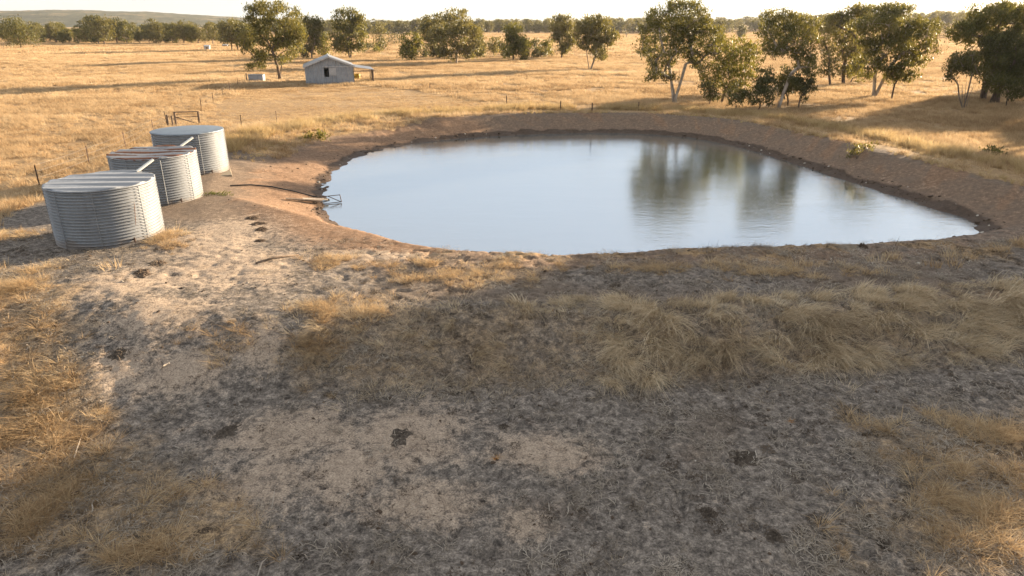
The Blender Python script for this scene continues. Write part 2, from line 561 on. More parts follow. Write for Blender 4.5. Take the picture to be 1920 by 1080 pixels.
def make_ground_mat():
    m, nt, N, L, out = new_mat('paddock_soil')
    geo = node(nt, 'ShaderNodeNewGeometry')
    P = geo.outputs['Position']
    a1 = node(nt, 'ShaderNodeAttribute', attribute_name='mask_a')
    a2 = node(nt, 'ShaderNodeAttribute', attribute_name='mask_b')
    s1 = node(nt, 'ShaderNodeSeparateColor'); L.new(a1.outputs['Color'], s1.inputs[0])
    s2 = node(nt, 'ShaderNodeSeparateColor'); L.new(a2.outputs['Color'], s2.inputs[0])
    sand, red, straw = s1.outputs[0], s1.outputs[1], s1.outputs[2]
    mud, rosy, farf = s2.outputs[0], s2.outputs[1], s2.outputs[2]
    nb = noise(nt, P, 0.9, 6.0, 0.62)
    nm = noise(nt, P, 4.5, 6.0, 0.65)
    nf = noise(nt, P, 24.0, 5.0, 0.7)
    nd = mth(nt, 'ADD', mth(nt, 'MULTIPLY', nm, 0.55), mth(nt, 'MULTIPLY', noise(nt, P, 11.0, 5.0, 0.7, 0.6), 0.45))
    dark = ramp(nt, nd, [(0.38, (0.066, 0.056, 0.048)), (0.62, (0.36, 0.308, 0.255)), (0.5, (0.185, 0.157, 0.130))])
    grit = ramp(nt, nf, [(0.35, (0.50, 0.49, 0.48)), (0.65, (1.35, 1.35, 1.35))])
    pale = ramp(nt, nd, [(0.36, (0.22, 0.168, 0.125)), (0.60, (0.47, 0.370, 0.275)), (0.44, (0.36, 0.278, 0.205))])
    earth = ramp(nt, nm, [(0.30, (0.17, 0.100, 0.060)), (0.72, (0.35, 0.225, 0.140))])
    thatch = ramp(nt, nm, [(0.30, (0.24, 0.150, 0.075)), (0.70, (0.50, 0.345, 0.18))])
    farstraw = ramp(nt, noise(nt, P, 0.05, 6.0, 0.65), [(0.30, (0.40, 0.255, 0.115)), (0.70, (0.62, 0.425, 0.205))])
    pink = ramp(nt, nm, [(0.2, (0.125, 0.092, 0.068)), (0.8, (0.26, 0.198, 0.145))])
    def cut(mask, lo, hi, amt=0.9):
        v = mth(nt, 'ADD', mask, mth(nt, 'MULTIPLY', mth(nt, 'SUBTRACT', mth(nt, 'ADD', mth(nt, 'ADD', mth(nt, 'MULTIPLY', nb, 0.34), mth(nt, 'MULTIPLY', nm, 0.40)), mth(nt, 'MULTIPLY', nf, 0.26)), 0.5), amt))
        return rampf(nt, v, lo, hi)
    c = mix(nt, cut(rosy, 0.15, 0.85, 1.3), dark, pink)
    c = mix(nt, cut(red, 0.25, 0.65), c, earth)
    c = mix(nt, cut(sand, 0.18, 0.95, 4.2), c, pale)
    c = mix(nt, cut(straw, 0.15, 0.95, 1.9), c, thatch)
    c = mix(nt, mth(nt, 'MULTIPLY', farf, straw), c, farstraw)
    c = mix(nt, cut(mud, 0.30, 0.70, 0.6), c, ramp(nt, nm, [(0.3, (0.055, 0.036, 0.024)), (0.7, (0.115, 0.075, 0.048))]))
    c = mix(nt, 0.85, c, grit, 'MULTIPLY')
    vor = node(nt, 'ShaderNodeTexVoronoi', feature='DISTANCE_TO_EDGE')
    vor.inputs['Scale'].default_value = 1.1
    wv = node(nt, 'ShaderNodeVectorMath', operation='ADD')
    nz = node(nt, 'ShaderNodeTexNoise'); nz.inputs['Scale'].default_value = 1.7; nz.inputs['Detail'].default_value = 4
    L.new(P, nz.inputs['Vector']); L.new(P, wv.inputs[0]); L.new(nz.outputs['Color'], wv.inputs[1]); L.new(wv.outputs[0], vor.inputs['Vector'])
    crack = mth(nt, 'MULTIPLY', rampf(nt, vor.outputs['Distance'], 0.014, 0.0), rampf(nt, mth(nt, 'ADD', sand, mth(nt, 'MULTIPLY', nb, 0.8)), 0.95, 1.2))
    c = mix(nt, mth(nt, 'MULTIPLY', crack, 0.7), c, (0.05, 0.035, 0.025))
    n1 = bump(nt, nb, 0.5, 0.07)
    n2 = bump(nt, nm, 0.7, 0.022, n1)
    n3 = bump(nt, nf, 0.8, 0.014, n2)
    n4 = bump(nt, crack, -0.8, 0.04, n3)
    rough = mth(nt, 'SUBTRACT', 0.95, mth(nt, 'MULTIPLY', mud, 0.35))
    principled(nt, out, c, rough, 0.0, 0.2, n4)
    return m
M['ground'] = make_ground_mat()

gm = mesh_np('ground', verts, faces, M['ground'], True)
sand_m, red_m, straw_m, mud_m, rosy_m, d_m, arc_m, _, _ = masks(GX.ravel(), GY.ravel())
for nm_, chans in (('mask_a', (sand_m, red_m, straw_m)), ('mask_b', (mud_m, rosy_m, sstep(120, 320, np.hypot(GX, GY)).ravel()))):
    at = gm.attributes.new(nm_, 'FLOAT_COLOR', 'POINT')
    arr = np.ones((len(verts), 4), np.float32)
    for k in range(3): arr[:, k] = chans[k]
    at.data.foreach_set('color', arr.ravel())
g_obj = link('ground', gm)
tag(g_obj, kind='structure')

# ------------------------------------------------------------------ water
def make_water():
    m, nt, N, L, out = new_mat('dam_water')
    geo = node(nt, 'ShaderNodeNewGeometry')
    mp = node(nt, 'ShaderNodeMapping'); mp.inputs['Scale'].default_value = (0.55, 1.6, 1)
    mp.inputs['Rotation'].default_value = (0, 0, math.radians(8))
    L.new(geo.outputs['Position'], mp.inputs['Vector'])
    f1 = noise(nt, mp.outputs[0], 2.2, 4.0, 0.55)
    f2 = noise(nt, mp.outputs[0], 0.35, 3.0, 0.5)
    h = mth(nt, 'MULTIPLY', f1, rampf(nt, f2, 0.25, 0.75))
    nrm = bump(nt, noise(nt, mp.outputs[0], 7.0, 3.0, 0.6), 0.5, 0.009, bump(nt, h, 0.5, 0.016))
    gl = node(nt, 'ShaderNodeBsdfGlossy'); gl.inputs['Color'].default_value = (0.87, 0.94, 1.0, 1); gl.inputs['Roughness'].default_value = 0.035
    df = node(nt, 'ShaderNodeBsdfDiffuse'); df.inputs['Color'].default_value = (0.10, 0.105, 0.095, 1)
    L.new(nrm, gl.inputs['Normal']); L.new(nrm, df.inputs['Normal'])
    lw = node(nt, 'ShaderNodeLayerWeight'); lw.inputs['Blend'].default_value = 0.5; L.new(nrm, lw.inputs['Normal'])
    fac = mth(nt, 'ADD', 0.42, mth(nt, 'MULTIPLY', lw.outputs['Facing'], 0.40), clamp=True)
    ms = node(nt, 'ShaderNodeMixShader'); L.new(fac, ms.inputs[0]); L.new(df.outputs[0], ms.inputs[1]); L.new(gl.outputs[0], ms.inputs[2])
    L.new(ms.outputs[0], out.inputs['Surface'])
    return m
M['water'] = make_water()
cx, cy = SHORE.mean(0)
wv_, wf_ = [(cx, cy, WATER_Z)], []
rings = 14
ns = len(SHORE)
for r in range(1, rings + 1):
    for q in SHORE:
        v = np.array([q[0] - cx, q[1] - cy])
        l = np.linalg.norm(v)
        v = v * (l + 0.9) / l * (r / rings)
        wv_.append((cx + v[0], cy + v[1], WATER_Z))
for k in range(ns):
    k2 = (k + 1) % ns
    wf_.append((0, 1 + k, 1 + k2))
    for r in range(rings - 1):
        a = 1 + r * ns
        wf_.append((a + k, a + ns + k, a + ns + k2, a + k2))
wm = bpy.data.meshes.new('water')
wm.from_pydata(wv_, [], wf_); wm.update(); wm.materials.append(M['water'])
if wm.polygons[0].normal.z < 0: wm.flip_normals()
tag(link('water', wm), kind='structure')

# ------------------------------------------------------------------ distant hills
def make_hill(name, x0, x1, y0, depth, prof, seed):
    m, nt, N, L, out = new_mat(name + '_cover')
    geo = node(nt, 'ShaderNodeNewGeometry')
    f = noise(nt, geo.outputs['Position'], 0.012, 8.0, 0.7)
    col = ramp(nt, f, [(0.36, (0.045, 0.055, 0.028)), (0.5, (0.075, 0.08, 0.04)), (0.64, (0.22, 0.17, 0.09))])
    principled(nt, out, col, 0.95, 0, 0.1, bump(nt, f, 1.0, 12.0))
    X = np.linspace(x0, x1, 260); D = np.linspace(0, 1, 30)
    XX, DD = np.meshgrid(X, D)
    top = np.interp(XX, [p[0] for p in prof], [p[1] for p in prof])
    Z = top * np.sin(np.clip(DD * 1.25, 0, 1) * math.pi / 2) * (0.8 + 0.4 * fbm(XX * 0.002, DD * 3, seed, 3))
    Z = Z + (fbm(XX * 0.03, DD * 40, seed + 3, 3) - 0.5) * 7 * np.clip(DD * 4, 0, 1) - 3
    v = np.stack([XX.ravel(), (y0 + DD * depth).ravel(), Z.ravel()], 1)
    n_ = 260
    i = (np.arange(29)[:, None] * n_ + np.arange(n_ - 1)[None, :]).ravel()
    me = mesh_np(name, v, np.stack([i, i + 1, i + n_ + 1, i + n_], 1), m, True)
    tag(link(name, me), kind='structure')
make_hill('hills', -2900, 500, 2300, 900, [(-2900, 74), (-2200, 66), (-1900, 70), (-1500, 58), (-1150, 42), (-900, 32), (-600, 18), (0, 8), (500, 5)], 300)

# ------------------------------------------------------------------ galvanised metal
def mat_galv(name, base=(0.27, 0.287, 0.305), rust=0.0, rough=0.55, metallic=0.2, streak=True, bands=None, shade_col=None):
    m, nt, N, L, out = new_mat(name)
    co = objcoord(nt)
    sp = noise(nt, co, 14.0, 3.0, 0.6)
    big = noise(nt, co, 1.3, 5.0, 0.6)
    mp = node(nt, 'ShaderNodeMapping'); mp.inputs['Scale'].default_value = (5, 5, 0.5)
    L.new(co, mp.inputs['Vector'])
    st = noise(nt, mp.outputs[0], 1.0, 5.0, 0.65)
    c = ramp(nt, sp, [(0.3, tuple(x * 0.85 for x in base)), (0.7, tuple(min(1, x * 1.12) for x in base))])
    c = mix(nt, mth(nt, 'MULTIPLY', rampf(nt, big, 0.42, 0.68), 0.45), c, tuple(x * 0.62 for x in base))
    r = rampf(nt, mth(nt, 'ADD', mth(nt, 'MULTIPLY', st, 0.6), mth(nt, 'MULTIPLY', big, 0.4)), 0.68 - rust, 0.76 - rust)
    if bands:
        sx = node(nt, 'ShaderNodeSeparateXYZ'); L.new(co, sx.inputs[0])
        w = mth(nt, 'SINE', mth(nt, 'ADD', mth(nt, 'MULTIPLY', sx.outputs[1], bands), mth(nt, 'MULTIPLY', big, 0.8 if shade_col else 3.0)))
        if shade_col:
            c = mix(nt, mth(nt, 'MULTIPLY', rampf(nt, w, -0.1, 0.35), 0.85), c, shade_col)
        else:
            r = mth(nt, 'MAXIMUM', r, rampf(nt, mth(nt, 'ADD', w, mth(nt, 'MULTIPLY', st, 0.8)), 0.45, 0.8))
    c = mix(nt, r, c, ramp(nt, sp, [(0.3, (0.10, 0.042, 0.024)), (0.7, (0.20, 0.085, 0.045))]))
    if streak:
        sz = node(nt, 'ShaderNodeSeparateXYZ'); L.new(co, sz.inputs[0])
        splash = rampf(nt, mth(nt, 'ADD', sz.outputs[2], mth(nt, 'MULTIPLY', mth(nt, 'SUBTRACT', big, 0.5), 1.6)), 0.42, 0.0)
        c = mix(nt, mth(nt, 'MULTIPLY', splash, 0.55), c, (0.20, 0.14, 0.09))
        c = mix(nt, mth(nt, 'MULTIPLY', rampf(nt, st, 0.50, 0.72), 0.40), c, tuple(x * 0.50 for x in base))
    met = mth(nt, 'MULTIPLY', mth(nt, 'SUBTRACT', 1.0, r), metallic)
    rg = mth(nt, 'ADD', rough, mth(nt, 'MULTIPLY', r, 0.4))
    principled(nt, out, c, rg, met, 0.4, bump(nt, big, 0.25, 0.02))
    return m
M['galv'] = mat_galv('galvanised_iron')
M['galv_roof'] = mat_galv('galvanised_roof', (0.40, 0.415, 0.43), 0.0, 0.5, 0.3, bands=7.3, shade_col=(0.13, 0.15, 0.18))  # dark stripes paint the shade between the roof ridges into the colour
M['galv_flat'] = mat_galv('galvanised_flat_roof', (0.20, 0.245, 0.29), 0.0, 0.45, 0.5)
M['galv_rust'] = mat_galv('rusty_roof', (0.34, 0.34, 0.34), 0.04, 0.55, 0.4, bands=7.0)
M['shed_wall'] = mat_galv('shed_iron', (0.31, 0.34, 0.375), 0.0, 0.6, 0.3)
M['shed_roof'] = mat_galv('shed_roof_iron', (0.45, 0.47, 0.49), 0.0, 0.45, 0.5)
M['white_panel'] = mat_simple('white_panel', (0.38, 0.39, 0.40), 0.6, 0, 0.12, 3)
M['pvc'] = mat_simple('white_pipe', (0.74, 0.72, 0.66), 0.45, 0, 0.1, 8)
M['rust'] = mat_simple('rust', (0.16, 0.07, 0.035), 0.85, 0.1, 0.35, 12)
M['concrete'] = mat_simple('concrete', (0.27, 0.225, 0.165), 0.9, 0, 0.25, 5, 0.01)
M['old_wood'] = mat_simple('weathered_wood', (0.17, 0.125, 0.09), 0.9, 0, 0.4, 9, 0.01)
M['wire'] = mat_simple('fence_wire', (0.20, 0.185, 0.17), 0.6, 0.5, 0.2, 8)
M['steel_post'] = mat_simple('rusty_steel', (0.085, 0.055, 0.042), 0.8, 0.3, 0.35, 14)
M['black_poly'] = mat_simple('black_poly_pipe', (0.022, 0.021, 0.021), 0.45, 0, 0.2, 6)
M['dung'] = mat_simple('dung', (0.098, 0.077, 0.058), 0.95, 0, 0.5, 20, 0.02)
M['clod'] = mat_simple('clod', (0.10, 0.070, 0.048), 0.97, 0, 0.45, 10, 0.02)
M['stone'] = mat_simple('pale_stone', (0.50, 0.45, 0.38), 0.9, 0, 0.3, 12, 0.005)
M['dark_void'] = mat_simple('shed_floor', (0.05, 0.045, 0.04), 0.95, 0, 0.3, 3)
M['yellow'] = mat_simple('yellow_paint', (0.42, 0.26, 0.03), 0.6, 0, 0.25, 8)
M['stick'] = mat_simple('bleached_stick', (0.42, 0.36, 0.29), 0.9, 0, 0.3, 14)

# ------------------------------------------------------------------ water tanks
TANK_R = 1.90
TANK_H = 2.26
def tank_wall_mesh(mat):
    seg, corr, sub = 112, 19, 8
    rings_ = corr * sub + 1
    v = []
    for i in range(rings_):
        z = TANK_H * i / (rings_ - 1)
        r = TANK_R + 0.040 * math.sin(2 * math.pi * corr * z / TANK_H)
        for k in range(seg):
            t = 2 * math.pi * k / seg
            v.append((r * math.cos(t), r * math.sin(t), z))
    v = np.array(v)
    f = []
    for i in range(rings_ - 1):
        for k in range(seg):
            k2 = (k + 1) % seg
            f.append((i * seg + k, i * seg + k2, (i + 1) * seg + k2, (i + 1) * seg + k))
    return mesh_np('wall', v, np.array(f), mat, True)

def tank_roof_mesh(mat, pitch, amp, sag, seed, turn=0.0, over=0.05, rise=0.0):
    """a round lid cut from corrugated sheet; ridges run across the tank"""
    n = 96
    rr = 40
    R = TANK_R + over
    rnd = np.random.default_rng(seed)
    v = []; f = []
    def zt(x, y):
        yy = x * math.sin(turn) + y * math.cos(turn)
        r = math.hypot(x, y) / R
        return TANK_H + 0.035 + amp * (math.sin(2 * math.pi * yy / pitch) if pitch else 0) + rise * (1 - r * r) - sag * (1 - r) * (0.6 + 0.4 * math.sin(x * 1.7 + seed))
    jag = [R * (1 + 0.008 * rnd.standard_normal()) for _ in range(n)]
    v.append((0, 0, zt(0, 0)))
    for i in range(1, rr + 1):
        for k in range(n):
            t = 2 * math.pi * k / n
            r = jag[k] * i / rr
            x, y = r * math.cos(t), r * math.sin(t)
            v.append((x, y, zt(x, y)))
    for k in range(n):
        k2 = (k + 1) % n
        f.append((0, 1 + k, 1 + k2))
        for i in range(rr - 1):
            a = 1 + i * n
            f.append((a + k, a + n + k, a + n + k2, a + k2))
    me = bpy.data.meshes.new('roof')
    # skirt
    b = len(v)
    for k in range(n):
        x, y, z = v[1 + (rr - 1) * n + k]
        v.append((x, y, z - 0.05))
    for k in range(n):
        k2 = (k + 1) % n
        a = 1 + (rr - 1) * n
        f.append((a + k, b + k, b + k2, a + k2))
    me.from_pydata(v, [], f); me.update()
    me.polygons.foreach_set('use_smooth', [True] * len(me.polygons))
    me.materials.append(mat)
    return me

wall_me = tank_wall_mesh(M['galv'])
def tank(base_px, label, roof_me, rz, pipe, seam_ang, rust_ang=None, slab=None, zs=1.0):
    x, y, z = ground(*base_px)
    zz = float(np.mean([hz(x + TANK_R * math.cos(a), y + TANK_R * math.sin(a)) for a in np.linspace(0, 6.28, 9)[:-1]]))
    t = empty('water_tank', (x, y, zz - 0.03), rz)
    tag(t, label, 'water tank', 'corrugated iron water tanks beside the dam')
    w = link('wall', wall_me, t); w.scale.z = zs
    r = link('roof', roof_me, t); r.location.z = TANK_H * (zs - 1)
    for ang in seam_ang:
        m = MB()
        a = ang - rz
        pts = [((TANK_R + 0.042) * math.cos(a), (TANK_R + 0.042) * math.sin(a), TANK_H * zs * q) for q in (0.0, 0.5, 0.98)]
        m.tube(pts, 0.016, 5)
        m.build('seam', M['galv'], t)
    m = MB()
    ring = [((TANK_R + 0.02) * math.cos(a), (TANK_R + 0.02) * math.sin(a), TANK_H * zs - 0.01) for a in np.linspace(0, 2 * math.pi, 97)]
    m.tube(ring, 0.034, 6, False)
    m.build('rim', M['galv'], t, True)
    a = math.radians(-38) - rz
    m = MB(); m.tube([((TANK_R + q) * math.cos(a), (TANK_R + q) * math.sin(a), .22) for q in (-.02, .16)], .035, 8)
    m.tube([((TANK_R + .15) * math.cos(a), (TANK_R + .15) * math.sin(a), z_) for z_ in (.12, .32)], .028, 8)
    m.build('outlet_valve', M['steel_post'], t)
    if rust_ang is not None:
        m = MB(); a = rust_ang - rz
        m.tube([((TANK_R + 0.03) * math.cos(a + .015 * q), (TANK_R + 0.03) * math.sin(a + .015 * q), 0.75 + 0.22 * q) for q in range(5)], [0.006, 0.012, 0.01, 0.013, 0.006], 5)
        m.build('rust_streak', M['rust'], t)
    if pipe:
        (p0, p1) = pipe
        m = MB(); m.tube([p0, p1], 0.058, 12)
        pp = m.build('inlet_pipe', M['pvc'], t, False)
        pp.rotation_euler = (0, 0, -rz)
    return t, (x, y, zz)

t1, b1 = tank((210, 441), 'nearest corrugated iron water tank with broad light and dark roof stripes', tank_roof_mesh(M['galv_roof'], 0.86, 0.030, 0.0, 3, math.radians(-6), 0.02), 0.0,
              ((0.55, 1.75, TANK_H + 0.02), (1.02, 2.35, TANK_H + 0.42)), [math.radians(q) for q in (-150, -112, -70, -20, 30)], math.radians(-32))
t2, b2 = tank((302, 371), 'middle corrugated iron water tank with rust-banded sagging roof', tank_roof_mesh(M['galv_rust'], 0.62, 0.040, 0.06, 8, math.radians(-8), 0.03), 0.0,
              ((0.55, 1.75, TANK_H + 0.02), (1.0, 2.3, TANK_H + 0.38)), [math.radians(q) for q in (-140, -100, -55, -15, 30)], None)
t3, b3 = tank((364, 319), 'farthest corrugated iron water tank with smooth blue-grey flat roof', tank_roof_mesh(M['galv_flat'], 0.0, 0.0, 0.0, 12, 0, 0.04, 0.10), 0.0,
              None, [math.radians(q) for q in (-135, -95, -50, 20)], None, zs=1.04)

def slab(b, ang, label):
    x, y, z = b
    o = MB().box(-1.92, 1.92, -1.92, 1.92, -0.30, -0.035).build('tank_slab', M['concrete'], None, False, (x + 0.12, y - 0.12, z), (0, 0, ang))
    tag(o, label, 'slab', 'slabs under the tanks')
    bv = o.modifiers.new('edge', 'BEVEL'); bv.width = 0.03; bv.segments = 2
slab(b2, math.radians(24), 'square slab jutting out under the middle rust-roofed tank')
slab(b3, math.radians(24), 'square slab jutting out under the farthest tank')

# ------------------------------------------------------------------ shed with lean-to
sx, sy, sz = ground(620, 157.5)
SH_ROT = math.radians(15)
shed = empty('farm_shed', (sx, sy, sz - 0.05), SH_ROT)
tag(shed, 'grey corrugated iron shed with gable front and open lean-to', 'shed')
SC = at_y(660, 150, sy)[2]           # metres per photo pixel at the shed
W = 88 * SC; HW = W / 2
EH = 33.5 * SC; RH = 50 * SC; DP = 7.5

def ribbed(m, p0, p1, ztop0, ztop1, z0=0.0, pitch=0.38, amp=0.03, nrm=(0, -1)):
    """upright corrugated sheet from p0 to p1 with a sloping head"""
    L_ = math.hypot(p1[0] - p0[0], p1[1] - p0[1])
    n = max(2, int(L_ / pitch * 6))
    b = len(m.v)
    for i in range(n + 1):
        t = i / n
        a = amp * math.sin(2 * math.pi * L_ * t / pitch)
        x = p0[0] + (p1[0] - p0[0]) * t + nrm[0] * a
        y = p0[1] + (p1[1] - p0[1]) * t + nrm[1] * a
        zt = ztop0 + (ztop1 - ztop0) * t
        m.v += [(x, y, z0), (x, y, zt)]
    for i in range(n):
        m.f.append((b + 2 * i, b + 2 * i + 2, b + 2 * i + 3, b + 2 * i + 1))

def zgable(x):
    return EH + (RH - EH) * (1 - abs(x) / HW)
XO0, XO1 = -HW + 34 * SC, -HW + 43 * SC       # dark doorway
m = MB()
ribbed(m, (-HW, 0), (XO0, 0), EH, zgable(XO0)); m.build('front_wall', M['shed_wall'], shed)
m = MB(); ribbed(m, (XO0, 0), (XO1, 0), zgable(XO0), zgable(XO1), 30 * SC); m.build('front_wall', M['shed_wall'], shed)
m = MB(); ribbed(m, (XO0, 0), (XO1, 0), 14.5 * SC, 14.5 * SC, 0); m.build('front_wall', M['shed_wall'], shed)
m = MB()
ribbed(m, (XO1, 0), (0, 0), zgable(XO1), RH); ribbed(m, (0, 0), (HW, 0), RH, EH); m.build('front_wall', M['shed_wall'], shed)
m = MB(); ribbed(m, (-HW, 0), (-HW, DP), EH, EH, 0, 0.38, 0.03, (-1, 0)); m.build('side_wall', M['shed_wall'], shed)
m = MB(); ribbed(m, (HW, 0), (HW, DP), EH, EH, 0, 0.38, 0.03, (1, 0)); m.build('side_wall', M['shed_wall'], shed)
m = MB(); ribbed(m, (-HW, DP), (0, DP), EH, RH); ribbed(m, (0, DP), (HW, DP), RH, EH); m.build('rear_wall', M['shed_wall'], shed)
MB().box(-HW + .1, HW - .1, .1, DP - .1, 0.0, 0.06).build('floor', M['dark_void'], shed)
MB().box(XO1 + 0.02, XO1 + 13 * SC, -0.12, -0.06, 17 * SC, 31 * SC).build('door_panel', M['white_panel'], shed)
m = MB(); ribbed(m, (XO1 + 13.3 * SC, -0.10), (HW - 0.08, -0.10), 32 * SC, 32 * SC, 0.05, 0.38, 0.02); m.build('sliding_door', M['shed_wall'], shed)
m = MB().box(XO0 - .2, HW + 0.02, -0.16, -0.08, 32 * SC, 32 * SC + 0.10); m.build('door_track', M['shed_roof'], shed)

def roof_sheet(name, xa, za, xb, zb, y0, y1, mat):
    m = MB()
    n = int((y1 - y0) / 0.38 * 6)
    for i in range(n + 1):
        t = i / n
        a = 0.028 * math.sin(2 * math.pi * (y1 - y0) * t / 0.38)
        y = y0 + (y1 - y0) * t
        m.v += [(xa, y, za + a), (xb, y, zb + a)]
    for i in range(n):
        m.f.append((2 * i, 2 * i + 1, 2 * i + 3, 2 * i + 2))
    o = m.build(name, mat, shed)
    s = o.modifiers.new('thick', 'SOLIDIFY'); s.thickness = 0.03
    return o
sl = (RH - EH) / HW
roof_sheet('roof', -HW - 0.25, EH - 0.25 * sl + 0.08, 0, RH + 0.08, -0.35, DP + 0.3, M['shed_roof'])
roof_sheet('roof', 0.0, RH + 0.08, HW + 0.15, EH - 0.15 * sl + 0.08, -0.35, DP + 0.3, M['shed_roof'])
m = MB().tube([(0, -0.38, RH + 0.12), (0, DP + 0.32, RH + 0.12)], 0.10, 8); m.build('ridge_cap', M['shed_roof'], shed)
for sgn in (-1, 1):   # barge boards along the gable
    m = MB()
    xa, za, xb, zb = 0, RH + 0.02, sgn * (HW + 0.22), EH - 0.22 * sl + 0.02
    m.poly([(xa, -0.39, za - 0.16), (xb, -0.39, zb - 0.16), (xb, -0.39, zb + 0.09), (xa, -0.39, za + 0.09)])
    o = m.build('barge_board', M['shed_roof'], shed); s = o.modifiers.new('thick', 'SOLIDIFY'); s.thickness = 0.04; s.offset = 0
LX = HW + 36 * SC
roof_sheet('lean_to_roof', HW + 0.02, EH - 0.12, LX + 0.15, EH - 0.55, -0.30, DP - 0.5, M['shed_roof'])
MB().box(HW, LX + 0.12, -0.30, -0.22, EH - 0.80, EH - 0.66).build('fascia', M['old_wood'], shed)
for yy in (-0.1, 3.3, 6.6):
    MB().tube([(LX, yy, -0.3), (LX, yy, EH - 0.60)], 0.07, 8).build('post', M['old_wood'], shed)
for k in range(7):
    yy = 0.35 + 0.42 * k
    MB().box(LX - 0.03, LX + 0.03, yy, yy + 0.2, -0.2, EH - 0.60).build('slat', M['old_wood'], shed)

# drum and timber under the lean-to, trough by the tree
def drum(x, y, z, r, h, mat, label, lying=False):
    prof = [(0, 0), (r * 0.97, 0), (r, 0.02), (r, h * .32), (r * 1.03, h * .34), (r, h * .36), (r, h * .64), (r * 1.03, h * .66), (r, h * .68), (r, h - .02), (r * .97, h), (r * .95, h - .02), (0, h - .02)]
    v, f = [], []
    n = 24
    for a, b in prof:
        for k in range(n):
            t = 2 * math.pi * k / n; v.append((a * math.cos(t), a * math.sin(t), b))
    for i in range(len(prof) - 1):
        for k in range(n):
            f.append((i * n + k, i * n + (k + 1) % n, (i + 1) * n + (k + 1) % n, (i + 1) * n + k))
    o = link('drum', mesh_np('drum', np.array(v), np.array(f), mat, True), None, (x, y, z))
    tag(o, label, 'drum')
    return o
gx, gy, gz = ground(668, 151)
drum(gx, gy + 0.8, gz - 0.05, 0.48, 1.0, M['yellow'], 'yellow drum under the lean-to of the grey shed')
for i, (a, b, l_, an, lb) in enumerate([(678, 153, 1.3, 0.2, 'short grey log lying under the lean-to beside the yellow drum'), (688, 152, 1.0, -0.5, 'short grey log lying by the slatted lean-to posts')]):
    gx, gy, gz = ground(a, b)
    pts = [(-l_ / 2, 0, 0.12), (0, 0.04, 0.15), (l_ / 2, 0.02, 0.13)]
    o = MB().tube(pts, [0.13, 0.15, 0.12], 9).build('log', M['old_wood'], None, True, (gx, gy, gz), (0, 0, an))
    tag(o, lb, 'log', 'logs under the lean-to')

gx, gy, gz = ground(480, 152)
tr = empty('water_trough', (gx, gy, gz - 0.02), math.radians(3))
tag(tr, 'grey metal stock trough standing on the grass left of the shed tree', 'trough')
tw = 27 * at_y(480, 150, gy)[2]; th = 11.5 * at_y(480, 150, gy)[2]
m = MB()
for (x0, x1, y0, y1) in ((-tw / 2, tw / 2, 0, .06), (-tw / 2, tw / 2, 1.14, 1.2), (-tw / 2, -tw / 2 + .06, .06, 1.14), (tw / 2 - .06, tw / 2, .06, 1.14)):
    m.box(x0, x1, y0, y1, 0, th)
m.box(-tw / 2 + .06, tw / 2 - .06, .06, 1.14, 0.0, 0.1)
m.build('body', M['shed_wall'], tr)
MB().box(-tw / 2 - .04, tw / 2 + .04, -.04, 1.24, th + .003, th + .05).build('lid', M['galv_flat'], tr)
gx, gy, gz = ground(463, 153)
o = MB().tube([(0, 0, -0.2), (0.02, 0, 1.25)], [0.11, 0.10], 8).build('strainer_post', M['old_wood'], None, False, (gx, gy, gz))
tag(o, 'short thick timber post at the left end of the stock trough', 'post')

# small white hut and stump far across the paddock
def hut(px_, py_, wpx, hpx, label, mat):
    gx, gy, gz = ground(px_, py_)
    s_ = at_y(px_, py_, gy)[2]
    w_, h_ = wpx * s_, hpx * s_
    t = empty('field_hut', (gx, gy, gz), 0.15)
    tag(t, label, 'hut')
    MB().box(-w_ / 2, w_ / 2, 0, w_, 0, h_ * 0.8).build('wall', mat, t)
    m = MB(); m.poly([(-w_ * .58, -.1, h_ * .78), (w_ * .58, -.1, h_ * .78), (w_ * .58, w_ * 1.05, h_), (-w_ * .58, w_ * 1.05, h_)])
    o = m.build('roof', M['shed_roof'], t); s = o.modifiers.new('thick', 'SOLIDIFY'); s.thickness = 0.15; s.offset = -1
    MB().box(-w_ * .12, w_ * .18, -0.06, -0.01, 0.05, h_ * .6).build('door', M['old_wood'], t)
hut(388, 93.5, 9, 9, 'tiny white hut far off in the golden paddock', M['white_panel'])
hut(422, 88.5, 9, 5, 'low grey hut beyond the tiny white hut, beside a lone gum', M['shed_wall'])

# ------------------------------------------------------------------ fences and gate
def fence(pts_px, label, hpost, mat, rad, wires=3, posts_only=None, steel=True):
    P = [ground(a, b) for a, b in pts_px]
    f = empty('wire_fence', P[0])
    tag(f, label, 'fence')
    o = Vector(P[0])
    random.seed(int(pts_px[0][0]))
    for i, p in enumerate(P):
        lean = (random.uniform(-.05, .05), random.uniform(-.04, .04))
        h = hpost * random.uniform(0.92, 1.08)
        a = Vector(p) - o
        if steel:
            m = MB()
            m.box(-0.032, 0.032, -0.006, 0.006, -0.3, h); m.box(-0.006, 0.006, 0.006, 0.035, -0.3, h - .002)
            m.build('post', mat, f, False, a, (lean[0], lean[1], random.uniform(0, 3)))
        else:
            MB().tube([a + Vector((0, 0, -0.3)), a + Vector((lean[0] * .5, 0, h * .5)), a + Vector((lean[0], lean[1], h))], [rad, rad * .95, rad * .85], 8).build('post', mat, f)
    for w in range(wires):
        zz = hpost * (0.35 + 0.6 * w / max(1, wires - 1))
        pts = []
        for i in range(len(P) - 1):
            a = Vector(P[i]) - o; b = Vector(P[i + 1]) - o
            for q in range(5):
                t = q / 5
                pts.append(a.lerp(b, t) + Vector((0, 0, zz - 0.05 * math.sin(math.pi * t))))
        pts.append(Vector(P[-1]) - o + Vector((0, 0, zz)))
        MB().tube(pts, 0.006, 4, False).build('wire', M['wire'], f)
    return f
